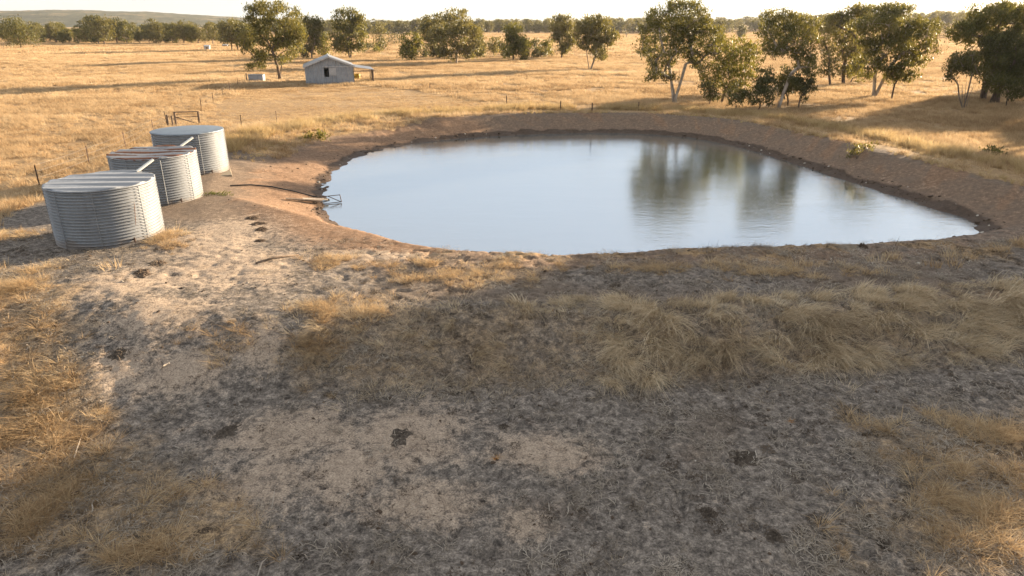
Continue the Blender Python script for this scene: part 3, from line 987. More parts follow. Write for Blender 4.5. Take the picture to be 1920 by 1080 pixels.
fence([(74, 347), (168, 310), (237, 281), (289, 249), (313, 233)], 'thin steel post fence running past the tanks to the gate', 1.15, M['steel_post'], 0.03)
fence([(374, 236), (453, 239), (520, 233)], 'low steel post fence sagging right of the timber gate', 1.05, M['steel_post'], 0.03)
fence([(378, 206), (400, 192), (419, 182), (431, 172), (446, 161), (460, 154)], 'steel post fence climbing from the gate to the stock trough', 1.1, M['steel_post'], 0.03)
fence([(806, 168), (950, 195), (1051, 207), (1110, 209), (1197, 207)], 'wire fence with stubby posts along the far bank', 0.85, M['steel_post'], 0.06, 2, steel=False)

ga = Vector(ground(331, 236)); gb = Vector(ground(375, 235))
gate = empty('timber_gate', ga)
tag(gate, 'dark timber field gate with diagonal brace behind the farthest tank', 'gate')
D_ = gb - ga
def gp(t, z): return D_ * t + Vector((0, 0, z))
GH = 1.18
MB().tube([gp(0, -.3), gp(0, GH)], 0.085, 8).build('post', M['old_wood'], gate)
MB().tube([gp(1, -.3), gp(1, GH)], 0.085, 8).build('post', M['old_wood'], gate)
for z in (GH - .04, GH * .62):
    MB().tube([gp(.02, z), gp(.98, z)], 0.05 if z > 1 else 0.03, 6).build('rail', M['old_wood'], gate)
MB().tube([gp(.03, GH * .62), gp(.97, 0.1)], 0.04, 6).build('brace', M['old_wood'], gate)
pa = Vector(ground(316, 236))
so = empty('strainer_assembly', pa)
tag(so, 'pair of short dark strainer posts just left of the timber gate', 'post')
MB().tube([(0, 0, -.3), (0, 0, .95)], 0.09, 8).build('post', M['old_wood'], so)
MB().tube([(.35, .1, -.3), (.35, .1, .85)], 0.07, 8).build('post', M['old_wood'], so)
MB().tube([(.0, 0, .8), (.35, .1, .7)], 0.03, 6).build('rail', M['old_wood'], so)

# ------------------------------------------------------------------ pump line and pontoon
pts = []
for a, b in [(432, 349), (470, 348), (510, 352), (550, 361), (585, 370), (618, 376)]:
    x, y, z = ground(a, b); pts.append((x, y, z + 0.07))
o = MB().tube(pts, 0.038, 8).build('suction_hose', M['black_poly'], None, True)
tag(o, 'black poly hose running from the tanks into the dam', 'hose')
x, y, z = ground(560, 375)
x2, y2, _ = ground(640, 384)
ang = math.atan2(y2 - y, x2 - x)
po = empty('pump_stage', (x, y, 0), ang)
tag(po, 'weathered plank pump stage with bent steel frame over the water edge', 'pump stage')
zb = hz(x, y)
Lg = math.hypot(x2 - x, y2 - y)
for k, (yy, l0, l1) in enumerate([(-.22, -.3, .55), (0.05, 0.1, .70), (.32, .25, .62)]):
    m = MB(); m.box(0, Lg * (l1 - l0), -.12, .12, -.02, .025)
    zz0 = max(hz(x + math.cos(ang) * Lg * l0, y + math.sin(ang) * Lg * l0) + .08, WATER_Z + .15)
    m.build('plank', M['old_wood'] if k != 1 else M['stick'], po, False, (Lg * l0, yy, zz0), (0, 0.14, 0.06 * (k - 1)))
for (p0, p1) in [((Lg * .45, .2, WATER_Z + .32), (Lg * 1.0, .25, WATER_Z + .34)), ((Lg * .5, -.25, WATER_Z + .03), (Lg * 1.0, -.22, WATER_Z + .05)),
                 ((Lg * 1.0, .25, WATER_Z + .34), (Lg * 1.0, -.22, WATER_Z + .05)), ((Lg * .7, .22, WATER_Z + .33), (Lg * .98, -.2, WATER_Z + .06))]:
    MB().tube([p0, p1], 0.022, 6).build('frame_bar', M['steel_post'], po)

# ------------------------------------------------------------------ trees
def crown_mesh(blobs, leaf, per, rs, spread=0.42):
    """leaf-sized blades in clumps on and in each lobe of the crown; blobs: (x, y, z, rx, ry, rz)"""
    C, T = [], []
    for (x, y, z, rx, ry, rz_) in blobs:
        r = (rx + rz_) * 0.5
        nc = max(4, int(5.0 * (r / spread) ** 2))
        u = rs.standard_normal((nc, 3)); u /= np.linalg.norm(u, axis=1)[:, None]
        rad = rs.uniform(0.45, 1.22, (nc, 1)) ** 0.8
        cc = np.array([x, y, z]) + u * rad * np.array([rx, ry, rz_])
        tint_b = rs.uniform(-0.18, 0.18)
        for c in cc:
            n = int(per * rs.uniform(0.5, 1.4))
            q = rs.standard_normal((n, 3)) * spread * np.array([0.55, 0.55, 0.42]) + c
            C.append(q)
            T.append(np.clip(0.5 + tint_b + rs.uniform(-0.22, 0.22) + rs.uniform(-0.25, 0.25, n), 0, 1))
    C = np.concatenate(C); T = np.concatenate(T)
    n = len(C)
    a = rs.standard_normal((n, 3)) * 0.65 + np.array([0, 0, -1.0])
    a /= np.linalg.norm(a, axis=1)[:, None]
    b = np.cross(a, rs.standard_normal((n, 3))); b /= np.linalg.norm(b, axis=1)[:, None] + 1e-9
    L_ = leaf * rs.uniform(0.5, 1.6, (n, 1)); w = L_ * rs.uniform(0.28, 0.42, (n, 1))
    v = np.stack([C - a * L_ / 2, C + b * w / 2, C + a * L_ / 2, C - b * w / 2], 1).reshape(-1, 3)
    f = np.arange(n * 4).reshape(n, 4)
    return v, f, np.repeat(T, 4)

def limb_mesh(blobs, base_r, stems, rs, twig=True, fork_f=None):
    """trunk, forks and limbs reaching into every lobe"""
    nodes = []          # position, parent
    zc = [b[2] - 0.5 * b[5] for b in blobs]
    zmin = min(zc); zmax = max(b[2] for b in blobs)
    cxm = float(np.mean([b[0] for b in blobs])); cym = float(np.mean([b[1] for b in blobs]))
    tops = []
    for s in range(stems):
        off = Vector((0, 0, 0)) if s == 0 else Vector((rs.uniform(-1, 1) * base_r * 2.2, rs.uniform(-1, 1) * base_r * 2.2, 0))
        fork = max(0.22 * zmax, min(0.42 * zmax, zmin * 0.8))
        if fork_f: fork = fork_f * zmax
        az = 2 * math.pi * s / stems + rs.uniform(-.4, .4)
        sprd = 0.24 * fork if stems > 1 else 0.0
        lean = Vector((cxm * 0.3 + math.cos(az) * sprd, cym * 0.3 + math.sin(az) * sprd, fork * rs.uniform(0.85, 1.1))) if stems > 1 else Vector((cxm * 0.35 + rs.uniform(-.5, .5) * (stems > 1), cym * 0.3 + rs.uniform(-.5, .5) * (stems > 1), fork * rs.uniform(0.85, 1.1)))
        nodes.append([off + Vector((0, 0, -0.25)), -1]); p = len(nodes) - 1
        for q in (0.12, 0.5, 1.0):
            pos = off.lerp(off + lean, q) + Vector((rs.uniform(-.08, .08), rs.uniform(-.08, .08), 0)) * (q > 0.2)
            nodes.append([pos, p]); p = len(nodes) - 1
        tops.append(p)
    first = {tops[i] for i in range(len(tops))}
    allowed = list(tops)
    ends = []
    order = sorted(range(len(blobs)), key=lambda i: (Vector(blobs[i][:3]) - nodes[tops[0]][0]).length)
    for i in order:
        c = Vector(blobs[i][:3]) + Vector((0, 0, -0.1 * blobs[i][5]))
        best, bd = None, 1e9
        for k in allowed:
            d = (c - nodes[k][0])
            cost = d.length * (1.0 if d.z > -0.1 else 1.6) + 0.15 * d.length * max(0, 0.5 - d.normalized().z)
            if cost < bd: best, bd = k, cost
        a = nodes[best][0]; d = c - a
        p = best
        n_ = 3
        for q in range(1, n_ + 1):
            t = q / n_
            arch = Vector((0, 0, 0.10 * d.length * math.sin(math.pi * t)))
            pos = a + d * t + arch + Vector((rs.uniform(-1, 1), rs.uniform(-1, 1), rs.uniform(-.6, .6))) * 0.05 * d.length * (t < 1)
            nodes.append([pos, p]); p = len(nodes) - 1
            allowed.append(p)
        ends.append((p, i))
    w = [0.0] * len(nodes)
    for p, i in ends: w[p] += 1
    for k in range(len(nodes) - 1, -1, -1):
        if nodes[k][1] >= 0: w[nodes[k][1]] += w[k]
    tot = max(1.0, len(blobs) / stems)
    def rad(k):
        return max(0.022, base_r * min(1.0, (max(w[k], 0.6) / tot)) ** 0.55)
    kids = {}
    for k, (p, par) in enumerate(nodes):
        kids.setdefault(par, []).append(k)
    m = MB()
    # chains
    started = set()
    def chain(start, par):
        pts, rr = [], []
        if par >= 0:
            pts.append(nodes[par][0]); rr.append(min(rad(par) * 0.8, rad(start) * 1.15))
        k = start
        while True:
            pts.append(nodes[k][0]); r = rad(k)
            if nodes[k][1] == -1: r *= 1.45
            rr.append(r)
            ch = kids.get(k, [])
            if not ch: break
            ch = sorted(ch, key=lambda q: -w[q])
            for o_ in ch[1:]: todo.append((o_, k))
            k = ch[0]
        rr[-1] *= 0.5
        m.tube(pts, rr, 7 if rr[0] > 0.08 else 4, True)
    todo = [(k, -1) for k in kids.get(-1, [])]
    while todo:
        chain(*todo.pop())
    if twig:
        for p, i in ends:
            x, y, z, rx, ry, rz_ = blobs[i]
            for _ in range(5):
                u = rs.standard_normal(3); u /= np.linalg.norm(u)
                e = Vector((x + u[0] * rx * .85, y + u[1] * ry * .85, z + u[2] * rz_ * .85))
                a = nodes[p][0]
                m.tube([a, a.lerp(e, .5) + Vector((0, 0, 0.06)), e], [0.022, 0.015, 0.006], 3, False)
    return m

def build_tree(name, base, blobs, leaf_mat, bark, label, cat='tree', group=None, leaf=0.28, per=26, spread=0.42, base_r=0.25, stems=1, seed=1, rz=0.0, twig=True, fork=None):
    rs = np.random.default_rng(seed)
    t = empty(name, base, rz)
    tag(t, label, cat, group)
    v, f, tint = crown_mesh(blobs, leaf, per, rs, spread)
    me = mesh_np('crown', v, f, M[leaf_mat], False)
    a = me.attributes.new('tint', 'FLOAT', 'POINT'); a.data.foreach_set('value', tint.astype(np.float32))
    link('crown', me, t)
    limb_mesh(blobs, base_r, stems, rs, twig, fork).build('trunk', M[bark], t, True)
    return t

def px_tree(base_px, blobs_px, zoom, leaf_mat, bark, label, name='gum_tree', stems=1, base_r=None, seed=1, cat='tree', group='gum trees around the dam and shed', dense=1.0, fork=None):
    """zoom = (x offset, y offset, magnification) of the view the lobes were read from"""
    ox, oy, k = zoom
    bx, by = ox + base_px[0] / k, oy + base_px[1] / k
    gx, gy, gz = ground(bx, by)
    rs = np.random.default_rng(seed + 1000)
    t = at_y(bx, by, gy)[2]
    xs_ = [b[0] for b in blobs_px]
    mid = 0.5 * (min(xs_) + max(xs_)); half = max(30.0, 0.5 * (max(xs_) - min(xs_)) + 40)
    out = []
    for (a, b, ra, rb) in blobs_px:
        X, Z, _ = at_y(ox + a / k, oy + b / k, gy)
        rx, rzz = ra / k * t, rb / k * t
        room = math.sqrt(max(0.05, 1 - ((a - mid) / half) ** 2)) * half / k * t * 0.62
        dep = rs.uniform(-1, 1) * room
        out.append((X - gx, dep, Z - gz, rx, (rx + rzz) * .5, rzz))
        if len(blobs_px) > 6:
            j = rs.uniform(-.25, .25, 2)
            out.append((X - gx + rx * j[0], -dep * rs.uniform(.5, 1.0), Z - gz + rzz * j[1], rx * .9, (rx + rzz) * .45, rzz * .9))
    hgt = max(b[2] for b in out)
    dist = math.hypot(gx, gy)
    leaf = min(0.55, max(0.20, 0.0030 * dist))
    spread = max(0.36, 0.0050 * dist)
    if base_r is None: base_r = 0.024 * hgt
    return build_tree(name, (gx, gy, gz - 0.05), out, leaf_mat, bark, label, cat, group, leaf, 33 * dense, spread, base_r, stems, seed, fork=fork)

Z1 = (0, 0, 4.0); Z2 = (440, 0, 4.0); Z3 = (900, 0, 4.0); Z4 = (1380, 0, 1920 / 540.0); Z0 = (0, 0, 1.0)

px_tree((340, 595), [(180, 60, 70, 50), (310, 50, 90, 45), (440, 130, 55, 60), (140, 150, 60, 50), (250, 130, 50, 40), (330, 190, 70, 60), (460, 240, 65, 70), (380, 290, 80, 60), (200, 260, 70, 60), (90, 280, 45, 70), (270, 330, 70, 50), (440, 360, 60, 50), (190, 430, 65, 50), (170, 480, 50, 25), (370, 440, 50, 30), (90, 350, 40, 40)],
        Z2, 'leaf', 'bark_dark', 'tall spreading gum tree just behind the left end of the shed', seed=11, stems=3, base_r=0.2, dense=.8, fork=0.36)
px_tree((580, 445), [(550, 160, 50, 40), (610, 180, 40, 40), (560, 230, 50, 45), (600, 260, 40, 40), (530, 300, 40, 40), (540, 370, 35, 40), (610, 320, 35, 40), (520, 400, 30, 30)],
        Z2, 'leaf_dull', 'bark_mid', 'thin greyish gum between the tall shed tree and a small bright tree', seed=12)
px_tree((660, 425), [(650, 280, 40, 40), (695, 310, 38, 50), (640, 340, 40, 50), (690, 380, 35, 35), (650, 395, 40, 25)],
        Z2, 'leaf_bright', 'bark_dark', 'small bright yellow-green tree rising behind the shed roof', seed=13)
px_tree((865, 440), [(800, 110, 45, 35), (880, 110, 50, 35), (930, 170, 45, 50), (770, 180, 40, 45), (850, 200, 60, 50), (930, 260, 50, 50), (760, 260, 45, 50), (850, 290, 60, 50), (940, 340, 40, 40), (770, 330, 40, 40), (860, 360, 50, 35), (760, 350, 30, 40)],
        Z2, 'leaf', 'bark_dark', 'tall V-forked gum behind the shed lean-to', seed=14, stems=3, base_r=.19, dense=.85, fork=0.3)
px_tree((1325, 455), [(1320, 290, 50, 45), (1300, 340, 50, 50), (1350, 350, 45, 50), (1280, 390, 35, 35), (1350, 400, 40, 30)],
        Z2, 'leaf_bright', 'bark_dark', 'dense egg-shaped green tree alone right of the shed', seed=15, dense=1.4)
px_tree((1435, 435), [(1430, 375, 22, 22), (1430, 405, 30, 24)], Z2, 'leaf_dark', 'bark_dark', 'tiny cone-shaped dark tree between the egg-shaped tree and the pale-trunked gum', seed=16, dense=1.4)
px_tree((1030, 385), [(1010, 345, 40, 25), (1055, 350, 40, 28), (1105, 345, 40, 25)], Z2, 'leaf_dark', 'bark_dark', 'low dark bush behind the V-forked gum', 'bush', seed=17, cat='bush', dense=1.4)
px_tree((1070, 395), [(1072, 375, 18, 14), (1068, 385, 18, 10)], Z2, 'leaf_bright', 'bark_dark', 'tiny round bush in front of the low dark bush', 'bush', seed=18, cat='bush', dense=1.3)
px_tree((1090, 360), [(1090, 200, 45, 30), (1060, 240, 40, 30), (1110, 250, 40, 30), (1080, 290, 45, 30), (1110, 310, 40, 25)], Z2, 'leaf_dull', 'bark_mid', 'rounded grey-brown gum behind the low dark bush', seed=19)
px_tree((1390, 340), [(1380, 250, 30, 25), (1370, 285, 30, 25), (1390, 300, 25, 20)], Z2, 'leaf_bright', 'bark_dark', 'small bright tree peeping out behind the egg-shaped tree', seed=20)
px_tree((1200, 330), [(1200, 270, 50, 30), (1170, 300, 35, 25), (1230, 300, 35, 25)], Z2, 'leaf_dark', 'bark_dark', 'round dark tree in the gap right of the grey-brown gum', seed=21, dense=1.2)
px_tree((1665, 480), [(1680, 110, 55, 35), (1600, 130, 50, 40), (1740, 190, 60, 50), (1630, 200, 60, 50), (1790, 240, 50, 50), (1700, 270, 70, 50), (1590, 290, 70, 50), (1520, 250, 50, 50), (1780, 330, 60, 50), (1690, 350, 60, 40), (1560, 370, 50, 40), (1750, 400, 50, 30), (1620, 410, 50, 30)],
        Z2, 'leaf_dull', 'bark_pale', 'broad gum with a pale trunk in the middle of the paddock', seed=22, dense=.8, fork=.3)
px_tree((1540, 445), [(1530, 150, 40, 40), (1450, 170, 45, 40), (1440, 250, 45, 50), (1480, 320, 50, 45), (1500, 390, 40, 40), (1540, 380, 35, 40), (1550, 250, 40, 40)],
        Z2, 'leaf_dull', 'bark_dark', 'gum crowding the left side of the broad pale-trunked gum', seed=23)
px_tree((1790, 440), [(1800, 390, 60, 35), (1850, 340, 35, 40), (1830, 290, 35, 50), (1760, 390, 50, 40), (1860, 390, 30, 30)],
        Z2, 'leaf_dark', 'bark_dark', 'dark bushy tree at the right foot of the broad pale-trunked gum', seed=24, dense=1.2)
px_tree((247, 455), [(245, 215, 60, 35), (230, 270, 50, 40), (300, 310, 60, 40), (250, 350, 50, 45), (330, 360, 45, 40), (320, 400, 40, 35), (215, 385, 40, 35)],
        Z3, 'leaf_bright', 'bark_dark', 'tallest tree of the low clump left of the pond centre', seed=25, dense=1.2)
px_tree((105, 418), [(100, 310, 45, 30), (70, 350, 35, 35), (130, 350, 40, 40), (95, 380, 40, 25)], Z3, 'leaf_dull', 'bark_dark', 'leftmost rounded tree of the low clump', seed=26)
px_tree((188, 428), [(185, 330, 35, 40), (190, 390, 38, 38)], Z3, 'leaf_dark', 'bark_dark', 'dark narrow tree inside the low clump', seed=27, dense=1.3)
px_tree((420, 438), [(415, 325, 40, 28), (410, 375, 45, 40), (450, 400, 40, 35)], Z3, 'leaf_dark', 'bark_dark', 'bushy green tree on the right of the low clump', seed=28, dense=1.3)
px_tree((495, 432), [(520, 312, 42, 26), (495, 340, 35, 25), (500, 400, 35, 30)], Z3, 'leaf_bright', 'bark_dark', 'flat-topped small tree at the right end of the low clump', seed=29, dense=1.2)
px_tree((612, 440), [(600, 150, 40, 28), (650, 140, 30, 25), (580, 190, 40, 35), (650, 200, 50, 40), (610, 250, 60, 40), (580, 280, 35, 30), (680, 280, 35, 30), (670, 330, 40, 35), (610, 350, 40, 30), (640, 370, 40, 30)],
        Z3, 'leaf_dull', 'bark_dark', 'upright gum with a straight dark trunk left of the leaning gum', seed=30)
px_tree((832, 520), [(830, 150, 45, 28), (890, 150, 45, 30), (960, 180, 50, 40), (780, 200, 60, 45), (870, 210, 60, 45), (740, 240, 40, 50), (820, 270, 60, 45), (930, 260, 60, 45), (1010, 270, 40, 30), (770, 320, 45, 40), (890, 320, 50, 40), (960, 310, 40, 35), (870, 370, 50, 35), (900, 410, 40, 40)],
        Z3, 'leaf_dull', 'bark_mid', 'lone leaning gum with forked pale limbs in mid paddock', seed=31, stems=2, base_r=0.17, dense=.85, fork=0.42)
px_tree((1097, 283), [(1125, 150, 30, 15), (1100, 180, 35, 18), (1085, 200, 20, 12), (1095, 235, 20, 18)], Z3, 'leaf_dull', 'bark_mid', 'far slender gum standing alone on the horizon field', seed=32)
px_tree((1455, 775), [(1440, 30, 60, 35), (1500, 40, 70, 40), (1620, 60, 70, 45), (1370, 90, 70, 50), (1290, 130, 50, 40), (1480, 110, 80, 50), (1600, 140, 80, 50), (1680, 120, 40, 40), (1240, 210, 45, 35), (1330, 190, 70, 50), (1450, 200, 80, 50), (1560, 220, 80, 60), (1680, 220, 60, 60), (1780, 230, 60, 40), (1230, 285, 40, 35), (1330, 290, 60, 50), (1450, 300, 70, 50), (1580, 310, 80, 50), (1700, 320, 70, 50), (1790, 300, 50, 50), (1240, 370, 70, 40), (1350, 380, 70, 50), (1480, 390, 60, 50), (1600, 400, 80, 50), (1740, 390, 60, 40), (1300, 450, 60, 45), (1410, 460, 50, 40), (1640, 470, 60, 40), (1310, 530, 50, 45), (1400, 570, 50, 35), (1280, 580, 40, 20)],
        Z3, 'leaf', 'bark_pale', 'largest gum with several white trunks at the far bank', seed=33, stems=5, base_r=0.15, dense=0.62, fork=0.42)
px_tree((1353, 194), [(1385, 80, 22, 12), (1372, 95, 20, 12), (1405, 95, 20, 12), (1360, 110, 20, 12), (1400, 115, 25, 15), (1340, 125, 20, 14), (1365, 135, 25, 14), (1395, 135, 22, 15), (1330, 145, 16, 10), (1350, 160, 18, 10), (1380, 158, 18, 12)],
        Z0, 'leaf_bright', 'bark_dark', 'dark-trunked tree with layered yellow-green foliage right of the white-trunked gum', seed=34, dense=.5, base_r=.14)
px_tree((1330, 199), [(1322, 163, 16, 11), (1332, 174, 14, 9), (1338, 180, 12, 8)], Z0, 'leaf_dark', 'bark_dark', 'short dark sapling at the right foot of the white-trunked gum', seed=35, dense=.8)
px_tree((1378, 206), [(1376, 172, 17, 13), (1390, 165, 14, 14), (1393, 180, 13, 11), (1370, 185, 11, 10)], Z0, 'leaf_dark', 'bark_dark', 'short dark tree in front of the layered yellow-green one', seed=36, dense=.8)
px_tree((280, 725), [(220, 110, 60, 45), (320, 110, 60, 45), (430, 130, 60, 40), (480, 150, 50, 50), (210, 200, 60, 50), (330, 200, 70, 50), (440, 210, 60, 50), (240, 280, 60, 50), (370, 270, 70, 50), (490, 260, 60, 50), (300, 330, 60, 40), (420, 350, 60, 45), (500, 360, 50, 50), (230, 340, 40, 40), (480, 440, 60, 50)],
        Z4, 'leaf', 'bark_pale', 'stout gum with pale forked limbs over the right half of the far bank', seed=37, stems=2, base_r=0.17, dense=0.62, fork=0.36)
px_tree((148, 738), [(150, 590, 45, 40), (210, 640, 40, 45), (130, 640, 40, 45), (200, 560, 60, 50), (190, 500, 60, 50)], Z4, 'leaf_dark', 'bark_dark', 'dark bushy sapling at the left foot of the stout pale-limbed gum', seed=38, dense=1.3)
px_tree((415, 728), [(440, 570, 50, 50), (480, 600, 50, 50), (470, 520, 50, 50), (390, 540, 40, 40)], Z4, 'leaf_dark', 'bark_dark', 'dark rounded sapling at the right foot of the stout pale-limbed gum', seed=39, dense=1.2)
px_tree((345, 706), [(360, 560, 50, 50), (310, 540, 50, 50), (370, 480, 50, 50), (340, 610, 40, 30)], Z4, 'leaf_dark', 'bark_dark', 'dark small tree behind the stout pale-limbed gum', seed=40, dense=1.1)
px_tree((630, 577), [(620, 320, 50, 40), (620, 400, 45, 40), (640, 450, 45, 50), (600, 480, 30, 30), (580, 240, 60, 50)], Z4, 'leaf_dull', 'bark_dark', 'slender tree left of the trunks behind the big spreading gum', seed=41, dense=0.8)
px_tree((715, 566), [(700, 110, 60, 40), (800, 60, 70, 30), (850, 80, 50, 30), (700, 180, 70, 60), (760, 230, 60, 60), (720, 320, 60, 60), (600, 160, 60, 50), (800, 310, 60, 60), (730, 470, 40, 40)], Z4, 'leaf_dull', 'bark_dark', 'tall hazy gum behind and left of the big spreading gum', seed=42, dense=0.8)
px_tree((757, 556), [(760, 400, 60, 50), (820, 500, 50, 50), (800, 440, 50, 40), (840, 380, 50, 50)], Z4, 'leaf', 'bark_dark', 'low backlit tree tucked behind the big spreading gum', seed=43, dense=0.9)
px_tree((920, 650), [(860, 150, 70, 50), (970, 80, 70, 45), (1040, 60, 60, 35), (1120, 60, 50, 40), (940, 160, 70, 50), (1040, 150, 70, 50), (1150, 140, 60, 60), (1250, 170, 70, 45), (880, 240, 70, 50), (990, 240, 70, 50), (1100, 230, 80, 50), (1210, 250, 80, 50), (1290, 280, 30, 40), (900, 330, 60, 50), (1010, 320, 70, 50), (1130, 330, 70, 50), (1230, 340, 60, 50), (870, 410, 50, 40), (1190, 400, 60, 40), (850, 470, 50, 40), (960, 400, 50, 40)],
        Z4, 'leaf', 'bark_pale', 'big spreading gum with twin pale trunks right of the stout gum', seed=44, stems=3, base_r=0.19, dense=0.75, fork=0.38)
px_tree((1035, 666), [(1020, 440, 50, 35), (1090, 430, 60, 40), (1130, 470, 60, 40), (1040, 490, 60, 35), (1110, 520, 60, 35), (1180, 500, 40, 35)], Z4, 'leaf', 'bark_dark', 'small leaning tree under the right side of the big spreading gum', seed=45)
px_tree((1645, 668), [(1640, 80, 60, 40), (1740, 60, 70, 40), (1830, 50, 60, 35), (1900, 100, 60, 50), (1600, 150, 70, 50), (1700, 150, 70, 50), (1810, 150, 70, 50), (1520, 190, 60, 45), (1610, 240, 60, 50), (1490, 240, 50, 40), (1720, 250, 70, 50), (1960, 180, 60, 60)],
        Z4, 'leaf', 'bark_dark', 'wide backlit gum towering at the right edge', seed=46, base_r=0.33)
px_tree((1700, 690), [(1750, 300, 90, 70), (1850, 280, 90, 80), (1720, 400, 80, 70), (1830, 400, 90, 70), (1920, 350, 60, 80), (1750, 500, 80, 60), (1860, 500, 80, 60)], Z4, 'leaf_dark', 'bark_dark', 'dense dark tree filling the clump at the right edge', seed=47, stems=2, base_r=0.28, dense=1.2)
px_tree((1800, 716), [(1800, 570, 70, 55), (1880, 570, 60, 60), (1730, 560, 50, 45), (1850, 620, 50, 35)], Z4, 'leaf_dark', 'bark_dark', 'low dark tree at the front of the clump at the right edge', seed=48, dense=1.1)
px_tree((1515, 726), [(1470, 400, 60, 40), (1440, 450, 40, 45), (1500, 440, 40, 40), (1560, 420, 60, 60), (1560, 360, 50, 40), (1430, 500, 20, 30), (1590, 480, 40, 40)], Z4, 'leaf_dull', 'bark_mid', 'slender many-stemmed tree at the left of the right-edge clump', seed=49, stems=5, base_r=0.075, dense=0.7, fork=0.5)
px_tree((160, 362), [(120, 160, 50, 30), (60, 180, 45, 30), (180, 190, 50, 35), (110, 220, 70, 40), (220, 250, 50, 35), (60, 250, 50, 40), (150, 280, 80, 40), (230, 300, 40, 25), (90, 310, 50, 20)],
        Z1, 'leaf', 'bark_dark', 'round-headed tree alone in the golden paddock at far left', seed=50)
px_tree((1740, 381), [(1700, 180, 50, 30), (1760, 190, 50, 35), (1680, 230, 45, 35), (1740, 240, 60, 40), (1800, 240, 35, 40), (1700, 285, 50, 30), (1770, 290, 45, 30)],
        Z1, 'leaf_dull', 'bark_dark', 'rounded gum near the tiny white hut', seed=51)

# trees beyond the right edge of the picture; their long shadow lies over the near bank
def lobes(hgt, half, base, n, seed):
    rs = np.random.default_rng(seed)
    out = []
    for i in range(n):
        t = (i + 0.5) / n
        z = base + (hgt - base) * t
        r = half * math.sqrt(max(0.08, 1 - (2 * t - 0.85) ** 2 * 0.8))
        a = i * 2.4 + rs.uniform(-.4, .4); q = rs.uniform(0.35, 0.9)
        s = rs.uniform(0.24, 0.36) * half
        out.append((r * q * math.cos(a), r * q * math.sin(a), z - s * .3, s * 1.15, s * 1.15, s))
    return out
SHX, SHY = math.sin(SUN_AZ), math.cos(SUN_AZ)
def along(a, p):
    return a * SHX - p * SHY, a * SHY + p * SHX
for i, (a, p, hgt, half, cb) in enumerate([(66, 5.8, 14.5, 3.5, 5.2), (63, 10.4, 14.5, 3.8, 5.2), (72, 14.0, 16.0, 3.6, 6.0), (79, 8.0, 16.5, 3.8, 6.5), (84, 12.6, 18.0, 3.9, 7.5), (107, 15.5, 8.6, 3.6, 1.6), (105, 21.5, 8.4, 3.6, 1.6), (113, 10.5, 9.0, 3.8, 1.8), (117, 27.5, 9.5, 3.6, 1.8)]):
    x, y = along(a, p)
    build_tree('gum_tree', (x, y, hz(x, y)), lobes(hgt, half, cb, 34, 60 + i), 'leaf', 'bark_mid',
               ['first', 'second', 'third', 'fourth', 'fifth', 'sixth', 'seventh', 'eighth', 'ninth'][i] + ' gum in the stand beyond the right edge of the picture', 'tree', 'gums beyond the right edge', 0.34, 26, 0.5, 0.3, 2, 70 + i)

# ------------------------------------------------------------------ far trees: a few kinds, many copies
lib = []
for i in range(7):
    rs = np.random.default_rng(400 + i)
    hgt = 9.0 + rs.uniform(-1, 1.5); half = rs.uniform(2.9, 4.3)
    bl = lobes(hgt, half, rs.uniform(1.6, 3.2), 15, 500 + i)
    v, f, tint = crown_mesh(bl, 0.62, 14, rs, 0.8)
    kind = ['leaf_dull', 'leaf', 'leaf_dull', 'leaf_dark', 'leaf', 'leaf_dull', 'leaf_dark'][i]
    me = mesh_np('crown', v, f, M[kind], False)
    a = me.attributes.new('tint', 'FLOAT', 'POINT'); a.data.foreach_set('value', tint.astype(np.float32))
    tm = limb_mesh(bl, 0.24, 1, rs, False).mesh('trunk', M['bark_mid' if i % 2 else 'bark_dark'], True)
    lib.append((me, tm, hgt))

def far_tree(x, y, h, k, label, group, rs):
    cr, tm, hh = lib[k % len(lib)]
    t = empty('gum_tree', (x, y, hz(x, y) - 0.1), rs.uniform(0, 6.28))
    s = h / hh
    t.scale = (s * rs.uniform(.9, 1.15), s * rs.uniform(.9, 1.15), s)
    tag(t, label, 'tree', group)
    link('crown', cr, t); link('trunk', tm, t)

ORD = ['first', 'second', 'third', 'fourth', 'fifth', 'sixth', 'seventh', 'eighth', 'ninth', 'tenth', 'eleventh', 'twelfth', 'thirteenth', 'fourteenth', 'fifteenth',
       'sixteenth', 'seventeenth', 'eighteenth', 'nineteenth', 'twentieth', 'twenty-first', 'twenty-second', 'twenty-third', 'twenty-fourth', 'twenty-fifth', 'twenty-sixth', 'twenty-seventh', 'twenty-eighth']
rs = np.random.default_rng(77)
row = [(-12, 79, 58), (68, 80, 50), (85, 79, 54), (105, 80, 48), (118, 81, 60), (130, 81, 64), (148, 81, 55), (172, 80, 40), (185, 82, 36), (196, 84, 40), (220, 80, 40), (238, 80, 44), (262, 81, 62), (280, 80, 58),
       (293, 81, 44), (310, 80, 47), (325, 81, 48), (345, 81, 46), (360, 81, 50), (372, 81, 54), (385, 82, 58), (400, 83, 47), (415, 82, 50), (446, 93, 46), (462, 94, 50)]
for i, (a, b, top) in enumerate(row):
    gx, gy, gz = ground(a, b + 1)
    h = (b - top) * at_y(a, b, gy)[2]
    far_tree(gx, gy, h * 1.08, int(rs.integers(0, 7)), ORD[i] + ' gum from the left in the row across the golden paddock', 'row of gums across the paddock', rs)
ridge = [(1722, 54, 22), (1738, 53, 28), (1756, 54, 24), (1775, 53, 30), (1797, 52, 10), (1812, 52, 22), (1836, 53, 20), (1480, 64, 34), (1520, 62, 33), (1345, 66, 33), (1390, 66, 42)]
ridge.sort()
